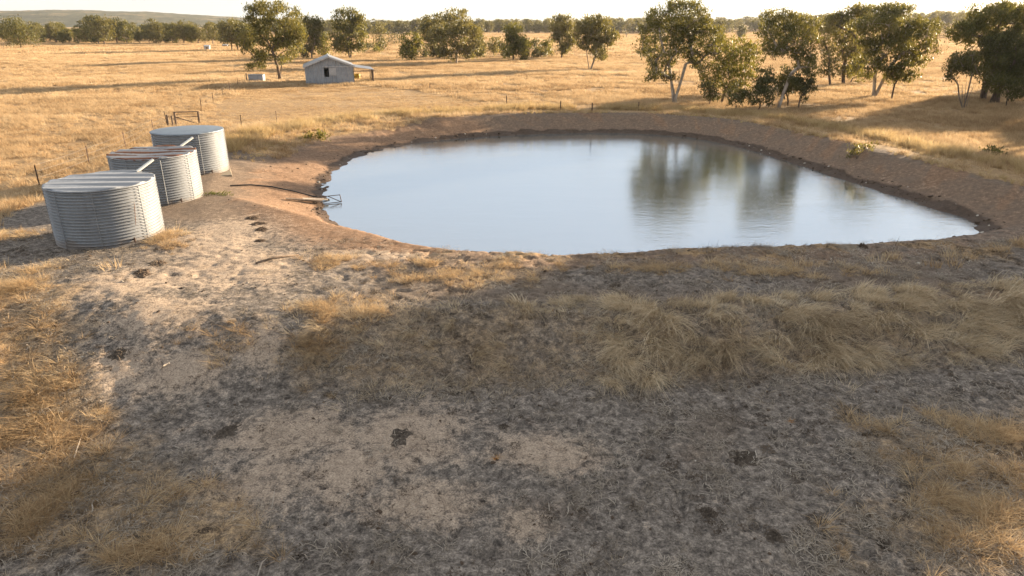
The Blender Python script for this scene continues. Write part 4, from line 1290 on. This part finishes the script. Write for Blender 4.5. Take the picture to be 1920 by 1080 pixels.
for i, (a, b, top) in enumerate(ridge):
    Yd = 430 + 20 * (i % 3)
    X, Z, s = at_y(a, b, Yd)
    h = (b - top) * s
    far_tree(X, Yd, h, int(rs.integers(0, 7)), ORD[i] + ' gum from the left along the rise beyond the right-hand trees', 'gums along the right-hand rise', rs)

# (the scatter helper)
def proto_collection(name, meshes):
    c = bpy.data.collections.new(name)
    for i, me in enumerate(meshes):
        c.objects.link(bpy.data.objects.new('%s_%02d' % (name, i), me))
    return c

def scatter(name, pts, rot, scl, idx, coll, label=None, cat=None):
    me = bpy.data.meshes.new(name)
    n = len(pts)
    me.vertices.add(n)
    me.vertices.foreach_set('co', np.ascontiguousarray(pts, np.float32).ravel())
    a = me.attributes.new('rot', 'FLOAT_VECTOR', 'POINT'); a.data.foreach_set('vector', np.ascontiguousarray(rot, np.float32).ravel())
    scl = np.asarray(scl, np.float32)
    if scl.ndim == 1: scl = np.repeat(scl[:, None], 3, 1)
    a = me.attributes.new('scl', 'FLOAT_VECTOR', 'POINT'); a.data.foreach_set('vector', np.ascontiguousarray(scl).ravel())
    a = me.attributes.new('idx', 'INT', 'POINT'); a.data.foreach_set('value', np.ascontiguousarray(idx, np.int32))
    o = link(name, me)
    ng = bpy.data.node_groups.new(name + '_scatter', 'GeometryNodeTree')
    ng.interface.new_socket(name='Geometry', in_out='INPUT', socket_type='NodeSocketGeometry')
    ng.interface.new_socket(name='Geometry', in_out='OUTPUT', socket_type='NodeSocketGeometry')
    gi = ng.nodes.new('NodeGroupInput'); go = ng.nodes.new('NodeGroupOutput')
    ip = ng.nodes.new('GeometryNodeInstanceOnPoints'); ci = ng.nodes.new('GeometryNodeCollectionInfo')
    ci.inputs['Collection'].default_value = coll
    ci.inputs['Separate Children'].default_value = True
    ci.inputs['Reset Children'].default_value = True
    def attr(nm, ty):
        q = ng.nodes.new('GeometryNodeInputNamedAttribute'); q.data_type = ty
        q.inputs['Name'].default_value = nm
        return q.outputs['Attribute']
    ip.inputs['Pick Instance'].default_value = True
    ng.links.new(gi.outputs[0], ip.inputs['Points'])
    ng.links.new(ci.outputs[0], ip.inputs['Instance'])
    ng.links.new(attr('idx', 'INT'), ip.inputs['Instance Index'])
    ng.links.new(attr('rot', 'FLOAT_VECTOR'), ip.inputs['Rotation'])
    ng.links.new(attr('scl', 'FLOAT_VECTOR'), ip.inputs['Scale'])
    ng.links.new(ip.outputs[0], go.inputs[0])
    md = o.modifiers.new('scatter', 'NODES'); md.node_group = ng
    tag(o, label, cat, None, 'stuff')
    return o

def tuft(n, radius, hgt, width, lean, droop, comb, mat, seed, segs=3, spreadz=0.0):
    """comb: common direction along +X; lean: outward; droop: how far the tips fall over"""
    rs = np.random.default_rng(seed)
    V, F, T = [], [], []
    for b in range(n):
        a = rs.uniform(0, 2 * math.pi); r = radius * math.sqrt(rs.uniform())
        x, y = r * math.cos(a), r * math.sin(a)
        h = hgt * rs.uniform(0.45, 1.15)
        dirx = math.cos(a) * lean * rs.uniform(.3, 1.3) + comb * rs.uniform(.6, 1.3) + rs.normal() * .15
        diry = math.sin(a) * lean * rs.uniform(.3, 1.3) + rs.normal() * .22
        wa = rs.uniform(0, math.pi); w = width * rs.uniform(.6, 1.3)
        wx, wy = math.cos(wa) * w * .5, math.sin(wa) * w * .5
        tint = rs.uniform()
        base = len(V)
        dr = droop * rs.uniform(.5, 1.4)
        for s in range(segs + 1):
            t = s / segs
            px_ = x + dirx * h * (t + dr * t * t * .6)
            py_ = y + diry * h * (t + dr * t * t * .6)
            pz_ = h * (t - dr * 0.62 * t * t) - 0.02
            k = (1 - t) ** 0.7 if s < segs else 0.12
            V.append((px_ - wx * k, py_ - wy * k, pz_)); V.append((px_ + wx * k, py_ + wy * k, pz_))
            T += [tint, tint]
        for s in range(segs):
            q = base + 2 * s
            F.append((q, q + 1, q + 3, q + 2))
    me = mesh_np('grass_tuft', np.array(V), np.array(F), mat, False)
    a = me.attributes.new('tint', 'FLOAT', 'POINT'); a.data.foreach_set('value', np.array(T, np.float32))
    return me

def mat_of_straws(n, radius, length, width, mat, seed, zspan=0.04):
    rs = np.random.default_rng(seed)
    V, F, T = [], [], []
    for b in range(n):
        a = rs.uniform(0, 6.28); r = radius * math.sqrt(rs.uniform())
        x, y = r * math.cos(a), r * math.sin(a); d = rs.uniform(0, 6.28)
        l_ = length * rs.uniform(.3, 1.2); z0, z1 = rs.uniform(-.005, zspan, 2)
        ex, ey = math.cos(d) * l_, math.sin(d) * l_; w = width * rs.uniform(.6, 1.4)
        nx_, ny_ = -math.sin(d) * w / 2, math.cos(d) * w / 2
        bx, by = rs.normal(0, .05 * l_, 2)
        q = len(V)
        V += [(x - nx_, y - ny_, z0), (x + nx_, y + ny_, z0), (x + ex / 2 + bx + nx_, y + ey / 2 + by + ny_, (z0 + z1) / 2 + zspan * .5), (x + ex / 2 + bx - nx_, y + ey / 2 + by - ny_, (z0 + z1) / 2 + zspan * .5), (x + ex, y + ey, z1)]
        F += [(q, q + 1, q + 2, q + 3), (q + 3, q + 2, q + 4, q + 4)]
        T += [rs.uniform()] * 5
    me = bpy.data.meshes.new('straw_mat')
    me.from_pydata(V, [], [tuple(dict.fromkeys(f)) for f in F]); me.update(); me.materials.append(mat)
    a = me.attributes.new('tint', 'FLOAT', 'POINT'); a.data.foreach_set('value', np.array(T, np.float32))
    return me

def clod_mesh(mat, seed, squash=.6):
    import bmesh
    bm = bmesh.new()
    bmesh.ops.create_icosphere(bm, subdivisions=1, radius=1.0)
    rs = np.random.default_rng(seed)
    for v in bm.verts:
        v.co *= rs.uniform(.65, 1.25); v.co.z *= squash
    me = bpy.data.meshes.new('clod'); bm.to_mesh(me); bm.free(); me.materials.append(mat)
    return me

def rand_pts(n, x0, x1, y0, y1):
    return rng.uniform(x0, x1, n), rng.uniform(y0, y1, n)

def in_view(X, Y, margin=0.16):
    """only what the camera and a step to its side can see"""
    return (np.abs(X) < (0.76 + margin) * np.maximum(Y, 0) + 3.5)

def place(X, Y, keep, dz=0.0):
    X, Y = X[keep], Y[keep]
    return X, Y, height(X, Y) + dz

# mid and far paddock grass ------------------------------------------------
field_near = proto_collection('field_grass_near', [tuft(46, .26, .42, .016, .35, .5, .18, M['straw'], 600 + i, 3) for i in range(5)] +
                              [tuft(46, .24, .16, .014, .5, .6, .2, M['straw'], 610 + i, 2) for i in range(3)])
field_mid = proto_collection('field_grass_mid', [tuft(90, .75, .42, .040, .3, .4, .18, M['straw'], 620 + i, 2) for i in range(5)] +
                             [tuft(90, .75, .17, .035, .4, .5, .2, M['straw'], 630 + i, 2) for i in range(3)])
field_far = proto_collection('field_grass_far', [tuft(110, 2.2, .55, .14, .25, .3, .15, M['straw'], 640 + i, 1) for i in range(4)] +
                             [tuft(110, 2.2, .24, .12, .25, .3, .15, M['straw'], 645 + i, 1) for i in range(2)])

mown_poly = px_poly([(460, 165), (700, 160), (900, 190), (1250, 200), (1250, 212), (700, 214), (420, 240), (385, 215)])

def field_scatter(name, n, x0, x1, y0, y1, coll, tall_n, short_n, base_scale, label):
    X, Y = rand_pts(n, x0, x1, y0, y1)
    v = in_view(X, Y); X, Y = X[v], Y[v]
    sand, red, straw, mud, rosy, d, arc, n1, n2 = masks(X, Y)
    mown = soft_poly(X, Y, mown_poly, 2.0)
    patch = fbm(X * 0.16, Y * 0.16, 700, 3)
    track = (np.exp(-((d - 5.2) / 0.35) ** 2) + np.exp(-((d - 6.9) / 0.35) ** 2) + .4 * np.exp(-((d - 6.0) / 1.0) ** 2)) * (Y > 33)
    p = straw * (0.35 + 0.9 * sstep(0.3, 0.6, patch)) * np.clip(1 - 0.95 * track, 0, 1)
    keep = (rng.uniform(size=len(X)) < p) & (d > 3.3)
    mown = mown[keep]; patch = patch[keep]
    X, Y, Z = place(X, Y, keep)
    short = rng.uniform(size=len(X)) < np.clip(mown * 1.1 + 0.25 * sstep(0.55, 0.4, patch), 0, 1)
    idx = np.where(short, tall_n + rng.integers(0, short_n, len(X)), rng.integers(0, tall_n, len(X)))
    rot = np.zeros((len(X), 3)); rot[:, 2] = rng.normal(math.pi * 1.1, 0.8, len(X))
    s = base_scale * rng.uniform(.7, 1.3, len(X)) * (0.75 + 0.5 * patch)
    return scatter(name, np.stack([X, Y, Z], 1), rot, s, idx, coll, label, 'grass')

field_scatter('paddock_grass', 70000, -75, 75, 22, 85, field_near, 5, 3, 1.0, 'golden dry grass around the dam and tanks')
field_scatter('paddock_grass', 60000, -170, 170, 80, 200, field_mid, 5, 3, 1.0, 'golden dry grass of the middle paddock')
field_scatter('paddock_grass', 60000, -520, 520, 190, 720, field_far, 4, 2, 1.0, 'golden dry grass of the far paddock')

# pale seeding grass on the crest of the dam -------------------------------
seed_coll = proto_collection('seeding_grass', [tuft(44, .20, .95, .022, .35, .45, .15, M['pale_seed'], 650 + i, 3) for i in range(4)])
X, Y = rand_pts(60000, -22, 42, 30, 76)
d, arc = pond_dist(X, Y)
cn = fbm(X * .5, Y * .5, 710, 3)
right = np.exp(-((d - 8.0) / .9) ** 2) * (X > 5) * sstep(.28, .5, cn) + .7 * np.exp(-((d - 3.9) / .30) ** 2) * (X > 0) * sstep(.3, .5, cn) + .25 * np.exp(-((d - 6.0) / .3) ** 2) * (X > 0) * sstep(.35, .5, cn)
leftc = np.exp(-((d - 8.5) / 1.4) ** 2) * (X <= 5) * sstep(.3, .55, cn) * sstep(42, 48, Y) + .5 * np.exp(-((d - 5.6) / .8) ** 2) * (X < -5) * (Y > 44) * sstep(.45, .6, cn)
keep = rng.uniform(size=len(X)) < np.clip(right + leftc, 0, 1) * .75
X, Y, Z = place(X, Y, keep)
rot = np.zeros((len(X), 3)); rot[:, 2] = rng.uniform(0, 6.28, len(X))
scatter('crest_grass', np.stack([X, Y, Z], 1), rot, rng.uniform(.5, 1.1, len(X)) * np.where(pond_dist(X, Y)[0] < 6.6, .45, 1.0), rng.integers(0, 4, len(X)), seed_coll, 'pale seeding grass along the crest of the dam', 'grass')

# long grass hanging over the near bank ------------------------------------
drape = proto_collection('draped_grass', [tuft(34, .22, .80, .018, .08, 1.35, .62, M['hay'], 660 + i, 5) for i in range(4)] +
                         [tuft(36, .22, .62, .016, .16, .9, .28, M['hay'], 665 + i, 4) for i in range(3)] +
                         [tuft(36, .28, .34, .010, .8, .7, .3, M['hay'], 670 + i, 3) for i in range(3)])
Xc, Yc = rand_pts(7000, -8, 24, 14, 24.5)
s_ = edge_y(Xc) - Yc
big_ = fbm(Xc * .32, Yc * .35, 725, 3); mid_ = fbm(Xc * 1.3, Yc * 1.6, 726, 3)
rightw = sstep(0.0, 4.5, Xc + (big_ - .5) * 4)
zone = sstep(-1.0, -.1, s_ + (mid_ - .5) * 1.2) * sstep(2.7, 1.3, s_ - .3 * rightw + (big_ - .5) * 2.2)
keep = rng.uniform(size=len(Xc)) < zone * (.10 + .60 * rightw) * sstep(.36, .60, mid_) * sstep(-7.5, -5, Xc)
Xc, Yc, s_, rightw = Xc[keep], Yc[keep], s_[keep], rightw[keep]
cflow = -math.pi / 2 + (fbm(Xc * .5, Yc * .5, 730, 2) - .5) * 4.4 + rng.normal(0, .5, len(Xc))
cup = (s_ < .45) & (rng.uniform(size=len(Xc)) < .7)
csz = np.clip(np.exp(rng.normal(-.30, .30, len(Xc))), .4, 1.0) * (.85 + .25 * rightw)
rep = rng.integers(2, 6, len(Xc))
ci_ = np.repeat(np.arange(len(Xc)), rep)
X = Xc[ci_] + rng.normal(0, .14, len(ci_)); Y = Yc[ci_] + rng.normal(0, .11, len(ci_)); Z = height(X, Y)
rot = np.zeros((len(X), 3)); rot[:, 2] = cflow[ci_] + rng.normal(0, .3, len(X)); rot[:, :2] = rng.normal(0, .06, (len(X), 2))
idx = np.where(cup[ci_], 4 + rng.integers(0, 3, len(X)), rng.integers(0, 4, len(X)))
scl = csz[ci_] * rng.uniform(.7, 1.1, len(X))
# thin wisps between the clumps
Xw, Yw = rand_pts(9000, -9, 24, 13.5, 25)
sw = edge_y(Xw) - Yw; nw = fbm(Xw * .7, Yw * .7, 735, 3)
kw = rng.uniform(size=len(Xw)) < sstep(-1.2, -.1, sw) * sstep(4.2, 2.2, sw + (nw - .5) * 2) * sstep(.3, .6, nw) * .45 * sstep(-8, -5, Xw)
Xw, Yw = Xw[kw], Yw[kw]
rw = np.zeros((len(Xw), 3)); rw[:, 2] = rng.uniform(0, 6.28, len(Xw))
P_ = np.concatenate([np.stack([X, Y, Z], 1), np.stack([Xw, Yw, height(Xw, Yw)], 1)])
scatter('bank_grass', P_, np.concatenate([rot, rw]), np.concatenate([scl, rng.uniform(.5, 1.1, len(Xw))]), np.concatenate([idx, 7 + rng.integers(0, 3, len(Xw))]), drape, 'long dry grass draped over the near bank', 'grass')

# foreground tufts ----------------------------------------------------------
fore = proto_collection('foreground_grass', [tuft(46, .13, .44, .012, .70, .9, .40, M['straw'], 680 + i, 4) for i in range(5)] +
                        [tuft(26, .18, .16, .008, 1.0, .6, .2, M['hay'], 690 + i, 2) for i in range(4)])
tuft_e = px_ellipses([(590, 590, 50, 28), (690, 590, 40, 28), (400, 640, 60, 35), (340, 650, 45, 30), (440, 610, 30, 20), (715, 690, 22, 18), (610, 640, 70, 50), (1655, 800, 60, 22), (1780, 800, 60, 25), (1860, 815, 50, 28), (1770, 840, 50, 20),
                      (40, 740, 70, 40), (60, 830, 80, 40), (70, 930, 70, 45), (30, 1020, 80, 45), (1800, 950, 70, 40), (1890, 930, 60, 50), (1820, 1000, 60, 30), (240, 1040, 60, 30), (380, 1040, 60, 30), (50, 430, 45, 22), (20, 540, 40, 40),
                      (300, 445, 40, 14), (330, 460, 30, 10), (620, 490, 60, 12), (760, 500, 90, 10), (960, 497, 120, 8), (1250, 500, 160, 10), (1500, 510, 160, 12), (860, 520, 120, 14)])
X, Y = rand_pts(60000, -24, 24, 7.0, 27.5)
v = in_view(X, Y); X, Y = X[v], Y[v]
sand, red, straw, mud, rosy, d, arc, n1, n2 = masks(X, Y)
em = ell_mask(X, Y, tuft_e)
pl = np.zeros(X.shape)
for q in straw_polys: pl = np.maximum(pl, soft_poly(X, Y, q))
cl = fbm(X * 1.3, Y * 1.3, 740, 3)
p = np.clip(.75 * em * sstep(.30, .55, cl) + .34 * pl * sstep(.42, .60, cl) + .012 * sstep(.5, .7, n1), 0, 1) * (d > .5)
keep = rng.uniform(size=len(X)) < p
em = em[keep]; cl = cl[keep]; pl = pl[keep]
X, Y, Z = place(X, Y, keep)
ts = [Vector(b1), Vector(b2), Vector(b3)]
ok = np.ones(len(X), bool)
for b in ts: ok &= np.hypot(X - b.x, Y - b.y) > TANK_R + .12
X, Y, Z, em, cl, pl = X[ok], Y[ok], Z[ok], em[ok], cl[ok], pl[ok]
big_t = (rng.uniform(size=len(X)) < np.clip(em * .9 + pl * .45, 0, 1))
idx = np.where(big_t, rng.integers(0, 5, len(X)), 5 + rng.integers(0, 4, len(X)))
rot = np.zeros((len(X), 3)); rot[:, 2] = rng.uniform(0, 6.28, len(X))
scatter('foreground_grass', np.stack([X, Y, Z], 1), rot, rng.uniform(.45, 1.1, len(X)) * (.7 + .5 * cl), idx, fore, 'dry grass tufts on the bare ground in front', 'grass')

# straw litter and clods ------------------------------------------------------
lit = proto_collection('straw_litter', [mat_of_straws(40, .34, .20, .011, M['litter'], 800 + i, .05) for i in range(4)] + [mat_of_straws(40, .16, .07, .012, M['dead'], 808 + i, .02) for i in range(4)])
X, Y = rand_pts(22000, -22, 24, 7.0, 27)
v = in_view(X, Y); X, Y = X[v], Y[v]
sand, red, straw, mud, rosy, d, arc, n1, n2 = masks(X, Y)
p = np.clip(.24 + .6 * straw - .7 * sand + .9 * (n2 - .5), .04, 1) * (d > .6) * (1 - .7 * red)
keep = rng.uniform(size=len(X)) < p
X, Y, Z = place(X, Y, keep)
rot = np.zeros((len(X), 3)); rot[:, 2] = rng.uniform(0, 6.28, len(X))
scatter('straw_litter', np.stack([X, Y, Z], 1), rot, rng.uniform(.5, 1.4, len(X)), np.where(fbm(X * .8, Y * .8, 760, 3) + rng.normal(0, .15, len(X)) > .56, rng.integers(4, 8, len(X)), rng.integers(0, 4, len(X))), lit, 'trampled straw litter over the dark soil', 'litter')

cl_coll = proto_collection('soil_clods', [clod_mesh(M['clod'], 820 + i) for i in range(5)] + [clod_mesh(M['stone'], 830 + i) for i in range(2)])
X, Y = rand_pts(60000, -22, 26, 8.8, 62)
v = in_view(X, Y); X, Y = X[v], Y[v]
d, arc = pond_dist(X, Y)
n3 = fbm(X * 1.2, Y * 1.2, 750, 3)
p = (.30 * sstep(.45, .68, n3) * (Y < 27) + .03 * (Y < 27) + .5 * np.exp(-((d - .45) / .4) ** 2) + .12 * np.exp(-((d - 2.5) / 2) ** 2) * (X < 2) * sstep(.45, .65, n3)) * (d > .08)
keep = rng.uniform(size=len(X)) < p
dd = d[keep]
X, Y, Z = place(X, Y, keep, .004)
sc_ = np.exp(rng.normal(math.log(.018), .6, len(X))) * np.where(dd < 1.2, 2.3, 1.0)
rot = rng.uniform(0, 6.28, (len(X), 3)) * np.array([.1, .1, 1])
idx = np.where(rng.uniform(size=len(X)) < .06, 5 + rng.integers(0, 2, len(X)), rng.integers(0, 5, len(X)))
scatter('soil_clods', np.stack([X, Y, Z], 1), rot, np.clip(sc_, .008, .16), idx, cl_coll, 'crumbled clods of soil on the bare ground', 'clods')

# ------------------------------------------------------------------ small things on the ground
def heap(px_, py_, rpx, label, seed, mat='dung', name='dung_pile', cat='dung', tall=.10):
    gx, gy, gz = ground(px_, py_)
    r = rpx * at_y(px_, py_, gy)[2]
    rs = np.random.default_rng(seed)
    nr, na = 18, 48
    f = []
    ph = rs.uniform(0, 20, 2)
    T_, A_ = np.meshgrid(np.arange(1, nr + 1) / nr, 2 * math.pi * np.arange(na) / na, indexing='ij')
    T_ = np.concatenate([[0.0], T_.ravel()]); A_ = np.concatenate([[0.0], A_.ravel()])
    if cat == 'dung': r *= 0.72
    rr = r * T_ * (0.45 + 1.1 * fbm(np.cos(A_) * 2.6 + ph[0], np.sin(A_) * 2.6 + ph[1], seed, 2))
    x, y = rr * np.cos(A_), rr * np.sin(A_) * 1.1
    n_ = fbm(x / r * 6.5 + ph[0], y / r * 6.5 + ph[1], seed + 5, 2)
    z = np.where(T_ < 0.999, tall * (.30 + 1.5 * (n_ - .45)) * (1 - T_ ** 2) - .012, -.04)
    z = z + height(gx + x, gy + y) - gz
    v = np.stack([x, y, z], 1).tolist()
    for k in range(na):
        k2 = (k + 1) % na
        f.append((0, 1 + k, 1 + k2))
        for i in range(nr - 1):
            a = 1 + i * na
            f.append((a + k, a + na + k, a + na + k2, a + k2))
    me = bpy.data.meshes.new(name); me.from_pydata(v, [], f); me.update(); me.materials.append(M[mat])
    o = link(name, me, None, (gx, gy, gz + .01))
    tag(o, label, cat, 'dark dung piles on the bare ground' if cat == 'dung' else None)
heap(430, 805, 32, 'dark dung pile on the left of the pale bare patch', 901)
heap(752, 817, 34, 'dark dung pile in the middle of the pale bare patch', 902)
heap(1398, 858, 36, 'broad dark dung pile on the grey soil at right', 903)
heap(1328, 966, 22, 'small dark dung pile below the broad one at right', 904)
heap(1452, 1008, 24, 'dark dung pile nearest the bottom edge at right', 905)
heap(263, 1018, 26, 'dark dung pile among the grass at bottom left', 906)
heap(220, 661, 22, 'dark dung pile on the pale slope below the near tank', 907)
heap(1658, 1016, 15, 'small dark dung lump near the bottom right grass', 908)
heap(945, 800, 14, 'small crumbled dung lump right of the pale bare patch', 909)
heap(1617, 461, 9, 'dark clod standing at the near water edge at right', 910, 'clod', 'earth_clod', 'clod', .22)
for i, (a, b, r, lb) in enumerate([(473, 408, 13, 'uppermost dark clod of the row left of the pond'), (482, 420, 15, 'middle dark clod of the row left of the pond'), (490, 431, 12, 'lowest dark clod of the row left of the pond'),
                                   (487, 450, 10, 'lone dark clod below the row left of the pond'), (265, 513, 18, 'dark broken clod on the pale track under the near tank'), (298, 493, 16, 'dark broken clod nearest the base of the near tank')]):
    heap(a, b, r, lb, 920 + i, 'clod', 'earth_clod', 'clod', .09)

def stick(pts_px, r, label, mat='stick', lift=.04):
    P = [ground(a, b) for a, b in pts_px]
    pts = []
    for k, p in enumerate(P): pts.append((p[0], p[1], p[2] + lift + (.03 if k == 1 else 0)))
    o = MB().tube(pts, [r, r * .9, r * .5][:len(pts)] if len(pts) > 2 else [r, r * .6], 6).build('stick', M[mat], None, True)
    tag(o, label, 'stick', 'bleached sticks on the ground')
stick([(140, 862), (147, 842), (156, 814)], .018, 'pale stick at the edge of the bottom left grass')
stick([(482, 1079), (492, 1060), (502, 1044)], .016, 'pale stick touching the bottom edge left of centre')
stick([(510, 958), (514, 938), (517, 917)], .009, 'thin pale stick on the grey soil left of centre')
stick([(756, 986), (768, 995), (782, 1006)], .010, 'thin grey stick below the pale bare patch', 'old_wood')
stick([(480, 495), (515, 486), (560, 478)], .045, 'dark root lying on the pale track left of the pond', 'old_wood', .02)
stick([(300, 694), (308, 687), (318, 680)], .03, 'short pale stick on the slope below the near tank')
stick([(1030, 962), (1029, 952), (1027, 944)], .008, 'tiny upright pale twig at bottom centre')

def weed(px_, py_, me, label, cat, scale=1.0, name='dry_weed'):
    gx, gy, gz = ground(px_, py_)
    o = link(name, me, None, (gx, gy, gz), (0, 0, px_ * .7)); o.scale = (scale,) * 3
    tag(o, label, cat)
M['orange_dry'] = mat_blade('orange_dry_plant', (0.30, 0.13, 0.03), (0.50, 0.24, 0.06), (0.62, 0.36, 0.12), 0.2)
th_me = tuft(60, .05, .20, .012, 1.2, .5, 0, M['orange_dry'], 950, 3)
weed(930, 862, th_me, 'small orange dry thistle alone on the bare soil', 'weed', .6, 'dry_thistle')
weed(1482, 792, th_me, 'small orange dry tuft on the grey soil at right', 'weed', .5, 'dry_thistle')
tw_me = tuft(9, .16, .55, .012, .5, .3, .1, M['dead'], 951, 3)
for a, b, lb in [(1327, 474, 'left dark dry weed at the near water edge'), (1345, 474, 'right dark dry weed of the pair at the near water edge'), (1500, 472, 'thin dark dry weed at the near water edge further right'),
                 (1680, 460, 'dark dry weed at the near water edge beside the dark clod')]:
    weed(a, b, tw_me, lb, 'weed', 1.0)
gr_me = tuft(80, .5, .22, .03, .7, .6, 0, M['green'], 952, 2)
weed(385, 364, gr_me, 'green weeds beside the slab of the middle tank', 'weed', 1.1, 'green_weed')
weed(412, 362, gr_me, 'low green weeds between the tank slabs', 'weed', .9, 'green_weed')
weed(425, 366, gr_me, 'green weeds at the start of the black hose', 'weed', .7, 'green_weed')

px_tree((592, 259), [(580, 254, 12, 4), (596, 250, 12, 5), (606, 253, 8, 4)], Z0, 'leaf_bright', 'bark_dark', 'low yellow-green shrub on the inner bank behind the tanks', 'shrub', seed=52, cat='shrub', group=None, base_r=.03)
px_tree((1608, 299), [(1612, 284, 11, 9), (1620, 276, 12, 6), (1606, 292, 8, 6)], Z0, 'leaf_dull', 'bark_dark', 'scrappy olive bush on the inner right bank', 'shrub', seed=53, cat='shrub', group=None, base_r=.04, dense=.7)
px_tree((1855, 289), [(1856, 281, 9, 6), (1862, 285, 7, 5)], Z0, 'leaf_dark', 'bark_dark', 'small dark bush in the meadow beyond the right bank', 'shrub', seed=54, cat='shrub', group=None, base_r=.03)

# ------------------------------------------------------------------ far woods
wood_c = proto_collection('far_crown', [l[0] for l in lib])
wood_t = proto_collection('far_trunk', [l[1] for l in lib])
def wood(n, px0, px1, y0, y1, hlo, hhi, name, label):
    pxs = rng.uniform(px0, px1, n); Yd = rng.uniform(y0, y1, n)
    X = (pxs - 960) / (FPX * CP + 480 * SP) * Yd
    Z = height(X, Yd) - .1
    k = rng.integers(0, len(lib), n)
    s = rng.uniform(hlo, hhi, n) / np.array([l[2] for l in lib])[k]
    rot = np.zeros((n, 3)); rot[:, 2] = rng.uniform(0, 6.28, n)
    scl = np.stack([s * 1.15, s * 1.15, s], 1)
    P = np.stack([X, Yd, Z], 1)
    a = scatter(name, P, rot, scl, k, wood_c, label, 'wood')
    b = scatter('trunks', P, rot, scl, k, wood_t)
    b.parent = a
wood(120, -80, 480, 350, 560, 5.0, 9.5, 'far_wood', 'grey-green belt of woodland behind the golden paddock at left')
wood(520, 480, 1330, 650, 980, 8.5, 13.0, 'far_wood', 'long dark line of woodland along the central horizon')
wood(260, 1200, 2000, 640, 900, 8.0, 12.0, 'far_wood', 'hazy woodland along the rise at right')

# ------------------------------------------------------------------ the evening air
hm, hnt, hN, hL, hout = new_mat('evening_haze')
pv = node(hnt, 'ShaderNodeVolumePrincipled')
pv.inputs['Color'].default_value = (0.93, 0.95, 1.0, 1)
pv.inputs['Density'].default_value = 0.00006
pv.inputs['Anisotropy'].default_value = 0.35
hL.new(pv.outputs['Volume'], hout.inputs['Volume'])
haze = MB().box(-3700, 3700, -260, 3700, -9, 125).build('haze', hm)
tag(haze, kind='stuff')
